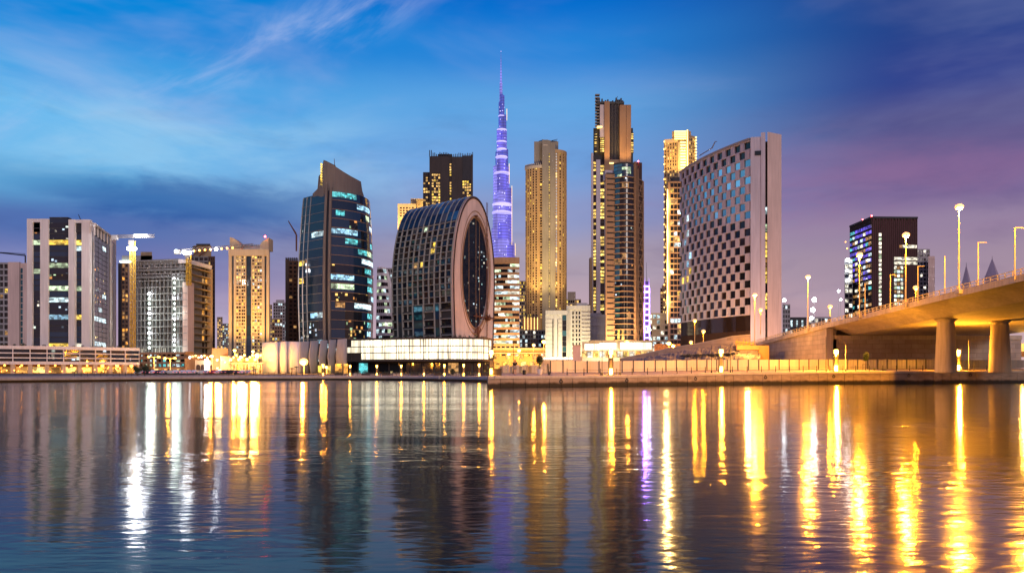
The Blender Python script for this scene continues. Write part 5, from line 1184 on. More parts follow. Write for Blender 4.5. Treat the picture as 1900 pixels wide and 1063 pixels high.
def panels_E():
    b = Bld('stone_panel_wall', 'row of tall smooth stone panels with dark gaps below the dark glass tower', 'wall', (*G(565, 385), GZ)); d = 385
    m = MB(); m.prism(core_poly([G(490, d+6), G(640, d+6)], 26), GZ, Zp(636, d), dgrey); m.build('core', b.root)
    for i, (a, c, ya, yc, da, dc) in enumerate(((487, 515, 635, 634.4, 5, 0), (514.6, 532.4, 634.4, 633.2, 3.5, 0), (532, 556, 633.2, 634, 2.2, 0), (556, 573.5, 634, 632.5, 0, 4), (576, 590.5, 632.5, 631.5, 0, 4), (594.5, 607, 631.5, 630.5, 0, 4), (611, 623, 630.5, 629.5, 0, 4), (626, 643, 629.3, 628.3, 1.5, 0))):
        k = MB(); n = 6; A = [G(a + (c - a)*j/n, d + da + (dc - da)*j/n - 1.2*math.sin(math.pi*j/n)*(1 if i < 3 else .4)) for j in range(n + 1)]
        z1 = [Zp(ya + (yc - ya)*j/n, d) for j in range(n + 1)]
        k.grid([[(p[0], p[1], GZ if i < 5 else GZ), (p[0] - .8*(1 if i > 3 else 0), p[1] - .8, (GZ + z)/2), (p[0], p[1], z), (p[0], p[1] + 1.2, z), (p[0], p[1] + 1.2, GZ)] for p, z in zip(A, z1)], greyw if i > 2 else white); k.build('stone_panel', b.root, True)
    rn = random.Random(3)
    for a, c in ((573.5, 576), (590.5, 594.5), (607, 611), (623, 626)):
        for f in range(5):
            k = MB(); k.box(X(a - .5, d+5), d + 4.6, GZ + 4 + f*2.3, X(c + 1.5, d+5), d + 5.5, GZ + 6 + f*2.3, [gdark, Lc, Spk, gblue, gdark][(f + int(a)) % 5]); k.build('slot_window', b.root)
    for a, c in ((588, 594), (604, 611), (620, 632), (636, 643)):
        k = MB(); k.box(X(a, d-4), d - 2, GZ, X(c, d-4), d - 1, GZ + (4 if a < 615 else 5), Ly if a < 615 else La); k.build('doorway', b.root)
panels_E()
def street(px, d, y, label, scale=1.0, energy=6000, col=(1, .56, .14), mt=None, heads=1, group='street lamps on the left shore'):
    x, yy = G(px, d); t = thing('street_lamp', label, 'street lamp', (x, yy, GZ), group); z = Zp(y, d); m = MB()
    m.tube((x, yy, GZ), (x, yy, z), .16, .1, msteel, 6); m.build('pole', t); r = .55*scale*d/300
    for i in range(heads):
        ox = 0 if heads == 1 else (-2.2 + 4.4*i)
        if heads > 1:
            k = MB(); k.tube((x, yy, z - .2), (x + ox, yy, z + .3), .1, .08, msteel, 5); k.build('arm', t)
        k = MB(); k.ball((x + ox, yy - .3, z), r, mt or sodium_far, 8, .8); k.build('lamp_head', t)
    plight((x, yy - 2, z - 1.0), energy*1.3, (col[0], col[1]*.62, col[2]*.2), .6, t); return t
for px, d, y, lab, sc_, en, hd in ((286, 330, 662, 'twin headed sodium lamp left of its pair before the low car park', 1, 9000, 2), (316, 330, 664.5, 'twin headed sodium lamp right of its pair before the low car park', 1, 9000, 2), (394, 330, 660.5, 'tall orange lamp right of the blazing white sign', 1.3, 14000, 1),
        (436, 360, 650, 'tall orange lamp at the left foot of the gold horned tower', 1.1, 12000, 1), (447, 300, 662, 'low orange lamp over the pavilion roof', 1.1, 12000, 1), (470, 380, 652, 'orange lamp at the right foot of the gold horned tower', 1.1, 14000, 1), (478, 300, 659, 'very bright orange lamp above the palm pavilion', 1.9, 22000, 1),
        (564, 300, 671, 'largest yellow floodlight glaring before the stone panels', 3.0, 26000, 1), (600, 300, 677, 'small yellow lamp before the stone panel doors', 1.0, 6000, 1), (606, 300, 681, 'small low yellow lamp beside the stone panel doors', 1.1, 6000, 1), (963, 420, 650, 'orange lamp over the tan office forecourt', 1.4, 9000, 1),
        (1009, 380, 634, 'tall bright orange lamp left of the white mid rise', 1.6, 16000, 1), (990, 400, 640, 'orange lamp beside the tall lamp near the white mid rise', 1.1, 9000, 1), (944, 420, 657, 'low orange lamp in the tan office forecourt', 1.2, 8000, 1), (1163, 420, 635, 'orange lamp standing over the glowing white fascia', 1.8, 9000, 1), (1241, 420, 637, 'orange lamp at the foot of the gold light line', 1.6, 14000, 1), (1249, 420, 642, 'lower orange lamp at the foot of the gold light line', 1.3, 9000, 1)):
    street(px, d, y, lab, sc_, en, heads=hd)
def low_left():
    d = 430; b = Bld('car_park', 'low open decked car park with three lit slots beside the long podium', 'car park', (*G(300, d), GZ)); m = MB(); mp = Map([G(256, d+6), G(341, d), G(358, d+6)])
    m.prism(core_poly([(p.x, p.y + 3) for p in mp.p], 25), GZ, Zp(656, d), dgrey)
    for y0, y1 in ((653, 657), (660.5, 666.5), (671, 675), (680, 683)): fbox(m, mp, 0, mp.len, Zp(y1, d), Zp(y0, d), -3, .5, tan)
    for i in range(12): fbox(m, mp, mp.len*i/12, mp.len*i/12 + .6, GZ, Zp(655, d), -2.5, .2, tan)
    fbox(m, mp, mp.len*.86, mp.len, GZ, Zp(652, d), -3, .7, orange_c)
    m.build('frame', b.root); rn = random.Random(9)
    for f, (y0, y1) in enumerate(((657, 660.5), (666.5, 671), (675, 680))):
        for c in range(12): b.win(mp, mp.len*(c + .1)/12 if c < 11 else 0.1, mp.len*(c+.98)/12 if c < 11 else .2, Zp(y1, d), Zp(y0, d), -2.6, -2.2, rn.choice([Lt, Lg, gdark, gdark, Lc, gdark]) if f else rn.choice([gdark, Lc, gdark]))
    b.finish(60)
    b = Bld('low_shops', 'row of low ochre shops under the car park', 'shops', (*G(300, d-20), GZ)); d -= 20; m = MB(); m.prism(core_poly([G(262, d), G(352, d)], 10), GZ, Zp(681.5, d), orange_c); mp = flat(262, 352, d)
    for c in range(11): b.win(mp, mp.len*(c + .12)/11, mp.len*(c+.88)/11, GZ + .2, Zp(684, d), -.1, .1, [La, Spa, Ld, Lw, La][c % 5])
    m.build('wall', b.root); b.finish()
    d = 400; b = Bld('arched_hall', 'ochre arched hall with a blazing white vertical sign', 'hall', (*G(375, d), GZ)); m = MB(); m.prism(core_poly([G(343, d+6), G(368, d+6)], 18), GZ, Zp(664, d), orange_c); m.prism(core_poly([G(362, d), G(398, d)], 18), GZ, Zp(668, d), cream); m.prism(core_poly([G(352, d+9), G(405, d+9)], 18), GZ, Zp(657, d), orange_c)
    mp = flat(362, 398, d); m.build('wall', b.root)
    for c in (0, 1, 3):
        k = MB(); s0 = mp.len*(.06 + .24*c); n = 8; pts = [(s0, GZ + .1)] + [(s0 + 1.1 + 1.1*-math.cos(math.pi*i/n), 4.4 + 1.2*math.sin(math.pi*i/n)) for i in range(n + 1)] + [(s0 + 2.2, GZ + .1)]
        k.grid([[mp(s, z, .05) for s, z in pts], [mp(s, z, .2) for s, z in pts]], gbrown); k.build('arch_window', b.root)
    k = MB(); fbox(k, mp, mp.len*.52, mp.len*.70, GZ + 1, Zp(666.5, d), .3, .8, flood_sign); k.build('sign', b.root)
    for i in range(9):
        k = MB(); x, y = G(346 + i*5.5, d - 3); k.ball((x, y + 4, Zp(663 - (i % 3)*1.6, d)), .55, sodium_far if i % 4 else led_white, 6); k.build('roof_lamp', b.root)
    plight((X(383, d-12), d - 12, 5), 9000, (1, .92, .85), 1, b.root)
    d = 390; b = Bld('ochre_blocks', 'plain floodlit ochre blocks left of the palm pavilion', 'building', (*G(410, d), GZ)); m = MB(); m.prism(core_poly([G(393, d+9), G(423, d+9)], 15), GZ, Zp(645, d), orange_c); m.prism(core_poly([G(409, d), G(427, d)], 14), GZ, Zp(661, d), cream); m.build('wall', b.root)
    for px, y in ((403, 668), (418, 672), (404, 683)):
        k = MB(); x, yy = G(px, d - 1); k.ball((x, yy, Zp(y, d)), .6, sodium_far, 6); k.build('wall_lamp', b.root)
    plight((X(408, d-8), d - 8, 6), 9000, (1, .6, .16), 1, b.root); plight((X(400, d-4), d - 2, 9), 5000, (1, .6, .16), 1, b.root)
    d = 380; b = Bld('pavilion', 'low flat roofed pavilion blazing with amber light below the gold horned tower', 'pavilion', (*G(455, d), GZ)); m = MB(); m.prism(core_poly([G(424, d), G(488, d)], 14), Zp(675, d), Zp(672.5, d), cream); m.prism(core_poly([G(432, d+4), G(470, d+4)], 9), Zp(672.5, d), Zp(664, d), beige)
    mp = flat(425, 487, d+1)
    for c in range(11): fbox(m, mp, mp.len*c/10.3, mp.len*c/10.3 + .35, GZ, Zp(675, d), -.6, .2, cream)
    m.build('frame', b.root)
    for c in range(10): b.win(mp, mp.len*(c + .1)/10.3, mp.len*(c + .95)/10.3, GZ + .2, Zp(676, d), -2, -1.5, [Lw, La, Ly, Lgo][c % 4])
    b.finish()
    for i in range(12):
        k = MB(); x, yy = G(428 + i*5.1, d + 2); k.ball((x, yy, Zp(667 - 4*((i*7) % 3), d)), .6 + .3*(i % 3 == 0), sodium_far, 6); k.build('roof_lamp', b.root)
    for px in (435, 455, 478): plight((X(px, d-8), d - 8, 5), 9000, (1, .6, .15), 1, b.root); plight((X(px, d+14), d + 26, 14), 22000, (1, .58, .15), 1, b.root)
flood_sign = lamp('white sign panel', (1, .97, .92), 9.0)
low_left()
def mid_low():
    d = 520; b = Bld('forecourt_hall', 'low ochre hall with bright windows at the foot of the tan office block', 'hall', (*G(960, d), GZ)); m = MB(); mp = flat(914, 1012, d); m.prism(core_poly([G(914, d+.5), G(1012, d+.5)], 12), GZ, Zp(647, d), orange_c); fbox(m, mp, 0, mp.len, Zp(649, d), Zp(645.5, d), -2, 1.2, cream)
    fbox(m, mp, 0, mp.len, Zp(656, d), Zp(654, d), -1, .9, cream); m.build('wall', b.root)
    for c in range(12): b.win(mp, mp.len*(c+.1)/12, mp.len*(c+.9)/12, Zp(660, d) if c % 3 else Zp(666, d), Zp(656.5, d), -.2, .2, [La, Ly, gdark, Lw, La, Ln][c % 6])
    for c in range(6): b.win(mp, mp.len*(c+.2)/6, mp.len*(c+.8)/6, GZ, Zp(671, d), -.2, .2, [La, Ly, La, Lw][c % 4])
    b.finish()
    for px in (925, 950, 975, 1000): plight((X(px, d-12), d - 12, 10), 16000, (1, .56, .13), 1, b.root)
    d = 470; b = Bld('glowing_terminal', 'low terminal with a blazing white fascia below the curved balcony tower', 'building', (*G(1150, d), GZ)); m = MB(); mp = flat(1078, 1212, d); m.prism(core_poly([G(1080, d+1), G(1211, d+1)], 20), GZ, Zp(634, d), cream); fbox(m, mp, mp.len*.12, mp.len, Zp(634, d), Zp(631.5, d), -3, 1.2, beige); m.build('wall', b.root)
    for a, c, y0, y1 in ((1085, 1112, 649, 638), (1112, 1144, 648, 636), (1150, 1208, 648, 635.5)):
        k = MB(); fbox(k, mp, sx(mp, a, 1078, 1212), sx(mp, c, 1078, 1212), Zp(y0, d), Zp(y1, d), .2, .9, glow_white); k.build('fascia_light', b.root)
    for c in range(12): b.win(mp, mp.len*(c+.1)/12, mp.len*(c+.9)/12, Zp(663, d), Zp(652, d), -.1, .3, [Lw, Ln, Ly, Ln, La][c % 5])
    b.finish(); plight((X(1120, d-14), d - 14, 8), 22000, (1, .85, .6), 1, b.root); plight((X(1180, d-14), d - 14, 8), 22000, (1, .82, .5), 1, b.root)
    d = 440; b = Bld('forecourt_wall', 'long low wall of bright white light boxes below the white mid rise', 'wall', (*G(1035, d), GZ)); m = MB(); mp = flat(1004, 1075, d); m.prism(core_poly([G(1004, d+.5), G(1080, d+.5)], 5), GZ, Zp(662, d), cream); m.build('wall', b.root)
    for c in range(9): b.win(mp, mp.len*(c+.06)/9, mp.len*(c+.94)/9, Zp(667, d), Zp(662.5, d), -.1, .4, glow_white)
    b.wname = 'light_box'; b.finish()
    b = Bld('site_cabin', 'small pink boarded booth before the white mid rise', 'booth', (*G(1070, 420), GZ)); d = 420; m = MB(); m.prism(core_poly([G(1063, d), G(1077, d)], 4), GZ, Zp(641, d), pinkw); mp = flat(1063, 1077, d)
    for i in range(9): fbox(m, mp, 0, mp.len, 2 + i*1.6, 3.4 + i*1.6, -.1, .12, pinkw)
    m.build('wall', b.root); k = MB(); fbox(k, mp, -.3, mp.len + .3, Zp(641, d), Zp(640, d), -4, .5, cream); k.build('roof', b.root)
    b = Bld('orange_wall', 'orange lit boundary wall at the foot of the gold light line tower', 'wall', (*G(1235, 440), GZ)); d = 440; m = MB(); m.prism(core_poly([G(1214, d), G(1262, d)], 5), GZ, Zp(638, d), orange_c); mp = flat(1214, 1262, d)
    for i in range(8): fbox(m, mp, mp.len*i/7.2, mp.len*i/7.2 + .5, GZ, Zp(637.5, d), -.2, .3, orange_c)
    m.build('wall', b.root)
mid_low()
# parked cars behind the left quay
def car(col, mt):
    t = thing('parked_car', 'small parked car with its lamps catching the street light on the left shore', 'car', (0, 0, 0), 'cars parked along the left shore'); m = MB()
    prof = [(-2.2, .35), (-2.25, .8), (-1.9, .95), (-1.25, 1.0), (-.7, 1.42), (.75, 1.45), (1.4, 1.0), (2.1, .9), (2.2, .6), (2.15, .3)]
    m.grid([[(x, -.86 if z < 1.05 else -.7, z) for x, z in prof], [(x, .86 if z < 1.05 else .7, z) for x, z in prof]], mt); m.build('body', t)
    k = MB(); k.grid([[(x, s, z) for x, z in ((-1.1, 1.03), (-.66, 1.36), (.7, 1.38), (1.2, 1.03))] for s in (-.80, .80)], gdark); k.build('side_window', t)
    for x in (-1.4, 1.4):
        for s in (-.8, .8):
            k = MB(); k.tube((x, s - .1, .33), (x, s + .1, .33), .33, .33, mdark, 10); k.build('wheel', t)
    for s in (-.6, .6):
        k = MB(); k.box(-2.28, s - .16, .62, -2.2, s + .16, .8, tail_l); k.build('tail_lamp', t); k = MB(); k.box(2.16, s - .16, .6, 2.24, s + .16, .78, head_l); k.build('headlight', t)
    return t
head_l = lamp('headlight', (1, .95, .8), 8)
def paint(name, c):
    m = MN(name); m.b.inputs['Base Color'].default_value = (*c, 1); m.b.inputs['Roughness'].default_value = .3; m.b.inputs['Coat Weight'].default_value = .6; return m.m
rn = random.Random(17); protos = [car(c, paint('car paint ' + n, c)) for n, c in (('white', (.7, .7, .68)), ('silver', (.4, .4, .42)), ('dark', (.03, .03, .035)), ('red', (.35, .03, .02)))]
spots = [(262 + i*5.6 + rn.uniform(-.8, .8), 262 + 8*(i % 2)) for i in range(38)]
for i, (px, d) in enumerate(spots):
    pi = rn.choices(range(4), (6, 4, 3, 1))[0] if i >= 4 else i
    o = protos[pi] if i < 4 else copy_tree(protos[pi]); o.location = (X(px, d), d, GZ); o.rotation_euler.z = R(90 + rn.uniform(-8, 8)) if i % 5 else R(rn.uniform(-6, 6))
    o['label'] = ['white', 'silver', 'dark', 'red'][pi] + ' car in the row parked along the left shore under the street lamps'

# ------------------------------------------------------------------ the waterfront (built in its own unit)
S = K
def quay_left():
    t = thing('quay_wall', 'long pale curving quay wall of the left shore with a dark foot', 'quay wall', (LQ[len(LQ)//2][0], LQ[len(LQ)//2][1], 0)); mp = Map(LQ); L_ = mp.len; m = MB()
    prof = [(-1.2, -1), (-.9, .38), (.05, .42), (.25, .55), (.22, .95), (-.1, 1.28), (-.6, 1.36), (-2.2, 1.36), (-2.2, -1)]
    n = 150; rings = []
    rn = random.Random(3)
    for i in range(n + 1): q = L_*i/n; rings.append([mp(q, z + (.02*rn.random() if z > .5 else 0), n_) for n_, z in prof])
    m.grid(rings, lqm); m.build('wall', t)
    m = MB(); m.grid([[mp(L_*i/n, z, n_) for n_, z in ((-.85, -1), (-.85, .38), (-1.3, .38), (-1.3, -1))] for i in range(n + 1)], shade_dark); m.build('foot', t)  # foot coloured near black for the shade below the overhang
    m = MB(); fbox(m, mp, L_*.2, L_, 1.37, 1.42, -14, -2.2, pave); struct('promenade', m)
    m = MB()
    # railing along the edge
    r = thing('quay_railing', 'thin dark post and wire railing along the left quay', 'railing', (LQ[len(LQ)//2][0], LQ[len(LQ)//2][1], 1.4))
    a = L_*.34; k = 0
    while a < L_ - 2 and k < 95:
        p = mp(a, 1.36, -1.3); m = MB(); m.tube(p, (p[0], p[1], 2.5), .06, .05, mdark, 5); m.build('post', r); a += (L_*.66 - 3)/95; k += 1
    for z in (1.8, 2.15, 2.48):
        m = MB(); q = [mp(L_*.34 + (L_*.66 - 3)*i/80, z, -1.3) for i in range(81)]
        for u, v in zip(q, q[1:]): m.tube(u, v, .03, .03, mdark, 4)
        m.build('rail', r)
    m = MB(); p = mp(L_*.82, .5, .35); q = mp(L_*.82, 1.35, .2); m.tube(p, q, .35, .35, lqm, 6); m.build('fender', t)
    return mp
LQM = quay_left()
def lamp_column(loc, sc_, label, energy=420, lantern=True):
    t = thing('lamp_column', label, 'lamp column', loc, 'square lamp columns on the promenade'); x, y, z = loc; h = 4.7*sc_; w = .36*sc_
    m = MB(); m.box(x - w - .1, y - w - .1, z - .05, x + w + .1, y + w + .1, z + .08, mdark); m.build('foot', t)
    m = MB(); m.box(x - w*.75, y - w*.75, z + .08, x + w*.75, y + w*.75, z + h*.26, led_warm); m.build('base_light', t)
    m = MB()
    for a in (-1, 1):
        for c in (-1, 1): m.box(x + a*w - .05, y + c*w - .05, z + .08, x + a*w + .05, y + c*w + .05, z + h*.80, mdark)
    m.box(x - w*.8, y - w*.8, z + h*.27, x + w*.8, y + w*.8, z + h*.30, mdark); m.box(x - w*.72, y - w*.72, z + h*.30, x + w*.72, y + w*.72, z + h*.62, mbr); m.box(x - w, y - w, z + h*.62, x + w, y + w, z + h*.655, mdark); m.build('shaft', t)
    if lantern:
        m = MB(); m.box(x - w*.92, y - w*.92, z + h*.80, x + w*.92, y + w*.92, z + h*.97, led_warm); m.box(x - w*.5, y - w*.5, z + h*.68, x + w*.5, y + w*.5, z + h*.80, lant_dim); m.build('lantern', t)
        m = MB(); m.grid([[(x + a*q, y + c*q, zz) for a, c in ((-1, -1), (1, -1), (1, 1), (-1, 1))] for q, zz in ((w*1.15, z + h*.97), (w*1.15, z + h*.99), (w*.3, z + h*1.02))], mdark); m.build('cap', t)
    plight((x, y - w*1.6, z + h*.88), energy*.9, (1, .36, .02), .2, t); plight((x, y - w*1.8, z + h*.12), energy*.3, (1, .42, .035), .15, t)
    return t
mbr = metal('bronze shaft panel', (.20, .15, .09), .5, .3); lant_dim = lamp('lantern core', (1, .66, .2), 2.5)
for i, (px, lab) in enumerate(((599, 'leftmost of the small lamp columns, before the stone panel wall'), (650, 'small lamp column where the stone panels meet the glowing podium'), (698, 'second small lamp column before the glowing podium'), (744, 'third small lamp column before the glowing podium'), (786, 'short glowing bollard without a lantern'), (825, 'small lamp column right of the lanternless bollard'), (860, 'small lamp column below the oval window'), (889, 'small lamp column nearest the quay corner'))):
    best = min(range(400), key=lambda j: abs(CX + F*LQM(LQM.len*j/400, 0, -2.6)[0]/LQM(LQM.len*j/400, 0, -2.6)[1] - px)); p = LQM(LQM.len*best/400, 1.38, -2.6)
    lamp_column(p, .72, lab, 260, px != 786)
# right hand quay
def zq(x):      # edge height along the right quay
    pts = [(-6, 1.83), (18, 1.85), (43, 2.35), (74, 2.6), (117, 2.87), (200, 3.2)]
    for (a, u), (c, v) in zip(pts, pts[1:]):
        if x <= c: return u + (v - u)*max(0, x - a)/(c - a)
    return pts[-1][1]
RQM = Map(RQ); LQL = RQM.len
def RP(q, n, dz=0):
    p = RQM(q, 0, n) if n > 0 else RQM(q, 0, 0); p = p if n > 0 else (p[0] - .06*n, p[1] - n, 0)
    return (p[0], p[1], zq(p[0]) + (.5*min(1, max(0, -n - 1)/12)) + dz)
def rq_at(px, n=0):
    lo = min(range(1200), key=lambda j: abs(CX + F*RP(LQL*j/1200, n)[0]/RP(LQL*j/1200, n)[1] - px)); return LQL*lo/1200
def quay_right():
    m = MB(); n = 120; rings = []
    for i in range(n + 1): q = LQL*i/n; rings.append([RP(q, -.2, -2.0 - zq(RQM(q, 0, 0)[0]) + 1.0), RP(q, -.2, -.03), RP(q, -1, -.03), RP(q, -13, -.03), RP(q, -60, .1), (lambda p: (p[0], p[1], -1))(RP(q, -60))])
    m.grid(rings, pave); struct('promenade', m)
    t = thing('quay_wall', 'stone block quay wall of the right hand promenade, stained and shaded dark at the water', 'quay wall', (*RQ[2], 0)); m = MB(); w = 2.35; q = 0.0; rn = random.Random(31)
    while q < LQL - w:
        a, c = q + .03, q + w - .03; o = rn.uniform(-.03, .03)
        za, zc_ = RP(a, 0)[2], RP(c, 0)[2]
        for lo, hi in ((-1, -.42),):
            m.grid([[RQM(s, -1, .0 + o), RQM(s, z - .42, .05 + o), RQM(s, z - .42, -.25), RQM(s, -1, -.25)] for s, z in ((a, za), (c, zc_))], quay_m)
        q += w
    m.build('block_face', t); m = MB(); q = 0.0
    while q < LQL - 4:
        a, c = q + .015, q + 4 - .015; m.grid([[RP(s, .16, -.40), RP(s, .16, -.02), RP(s, .06, .05), RP(s, -1.3, .05), RP(s, -1.3, -.4)] for s in (a, c)], coping); q += 4
    m.build('coping', t)
    e0 = RP(0.0, 0); sd_ = Map([(4, 176), (e0[0] + .0, e0[1] + .2)]); m = MB(); fbox(m, sd_, 0, sd_.len - .3, -1, 1.40, -.5, .1, quay_m); fbox(m, sd_, 0, sd_.len - .3, 1.40, 1.86, -1.2, .2, coping); m.build('end_face', t)
    for px in (1041, 1163, 1290, 1419, 1546, 1685, 1800):
        s_ = rq_at(px); p = RQM(s_, RP(s_, 0)[2] - .95, .12); k = MB(); rr_ = .26
        ring = [(p[0] + rr_*math.cos(a), p[1] - .05, p[2] + rr_*math.sin(a)) for a in [2*math.pi*i/10 for i in range(10)]]
        for u, v in zip(ring, ring[1:] + ring[:1]): k.tube(u, v, .07, .07, mdark, 5)
        k.tube((p[0], p[1] + .1, p[2] + .4), (p[0], p[1] - .1, p[2] + .25), .1, .08, mdark, 5); k.build('mooring_ring', t)
quay_right()
for px, lab in ((1134, 'lamp column standing below the curved balcony tower'), (1338, 'lamp column standing before the rough concrete bank'), (1550, 'lamp column standing before the bridge abutment corner'), (1778, 'lamp column standing just right of the nearer bridge pier')):
    s_ = rq_at(px, -3.2); lamp_column(RP(s_, -3.2), 1.0, lab, 1800 if px < 1500 else 8000)
s_ = rq_at(912, -5); lamp_column(RP(s_, -5), .92, 'lamp column at the corner where the two quays meet', 500)
def rail_right():
    t = thing('promenade_railing', 'dark low posts and wires along the right hand promenade', 'railing', RP(20, -2.0)); q = rq_at(1052, -2); e = rq_at(1895, -2); k = 0; pts = []
    while q < e:
        p = RP(q, -2.0); m = MB(); m.tube((p[0], p[1], p[2] - .02), (p[0], p[1], p[2] + 1.25), .08, .06, mdark, 6); m.build('post', t); pts.append(p); q += 3.55
    for z in (.5, .95):
        m = MB()
        for u, v in zip(pts, pts[1:]): m.tube((u[0], u[1], u[2] + z), (v[0], v[1], v[2] + z), .025, .025, mdark, 4)
        m.build('rail', t)
rail_right()
def fence():
    t = thing('hoarding_fence', 'long pale panel hoarding behind the right hand promenade', 'fence', RP(40, -14)); 
    q0, q1 = rq_at(1022, -13), rq_at(1735, -13); n = 37
    for i in range(n):
        a, c = q0 + (q1 - q0)*i/n, q0 + (q1 - q0)*(i+1)/n; h = 2.25; m = MB(); u, v = RP(a + .1, -13), RP(c - .1, -13)
        if i < 28: m.grid([[(p[0], p[1] + dy, p[2] + dz) for dy, dz in ((0, .12), (0, h), (.1, h), (.1, .12))] for p in (u, v)], hoard)
        else:
            nn = 12; m.grid([[(u[0] + (v[0]-u[0])*j/nn, u[1] + (v[1]-u[1])*j/nn + .12*(j % 2) + dy, u[2] + (v[2]-u[2])*j/nn + dz) for dy, dz in ((0, .12), (0, h - .1), (.08, h - .1), (.08, .12))] for j in range(nn + 1)], greyw)
        m.build('panel', t)
    for i in range(n + 1):
        p = RP(q0 + (q1 - q0)*i/n, -13); m = MB(); m.box(p[0] - .09, p[1] - .12, p[2] - .05, p[0] + .09, p[1] + .16, p[2] + 2.32, mdark); m.build('post', t)
    t = thing('steel_fence', 'corrugated dark fence under the bridge beyond the piers', 'fence', RP(q1 + 20, -16))
    for i in range(16):
        a, c = q1 + 2.3*i + .05, q1 + 2.3*(i+1) - .05; u, v = RP(a, -13.6), RP(c, -13.6); nn = 10; m = MB()
        m.grid([[(u[0] + (v[0]-u[0])*j/nn, u[1] + (v[1]-u[1])*j/nn + .14*(j % 2) + dy, u[2] + (v[2]-u[2])*j/nn + dz) for dy, dz in ((0, .1), (0, 2.1), (.08, 2.1), (.08, .1))] for j in range(nn + 1)], grey); m.build('panel', t)
fence()
for px, y0, lab in ((1117, 632, 'thin dark pole left of the lamp column below the curved tower'), (1150, 632, 'thin dark pole right of the lamp column below the curved tower'), (1320, 640, 'thin dark pole left of the lamp column by the concrete bank'), (1355, 640, 'thin dark pole right of the lamp column by the concrete bank'), (1533, 625, 'thin dark pole at the corner of the bridge abutment'), (1569, 640, 'thin pale pole right of the lamp column by the abutment'), (1759, 620, 'thin dark pole before the nearer bridge pier'), (1797, 632, 'thin pale pole between the two bridge piers'), (953, 637, 'thin dark pole behind the woman on the promenade')):
    s_ = rq_at(px, -2.4 if px > 1000 else -9); p = RP(s_, -2.4 if px > 1000 else -9); t = thing('thin_pole', lab, 'pole', p, 'thin poles on the promenade'); m = MB(); m.tube((p[0], p[1], p[2] - .05), (p[0], p[1], Zf(y0, p[1])), .07, .04, mdark if 'dark' in lab else msteel, 6); m.build('shaft', t); m = MB(); m.tube((p[0], p[1], p[2] - .02), (p[0], p[1], p[2] + .5), .16, .13, mdark, 8); m.build('base', t)
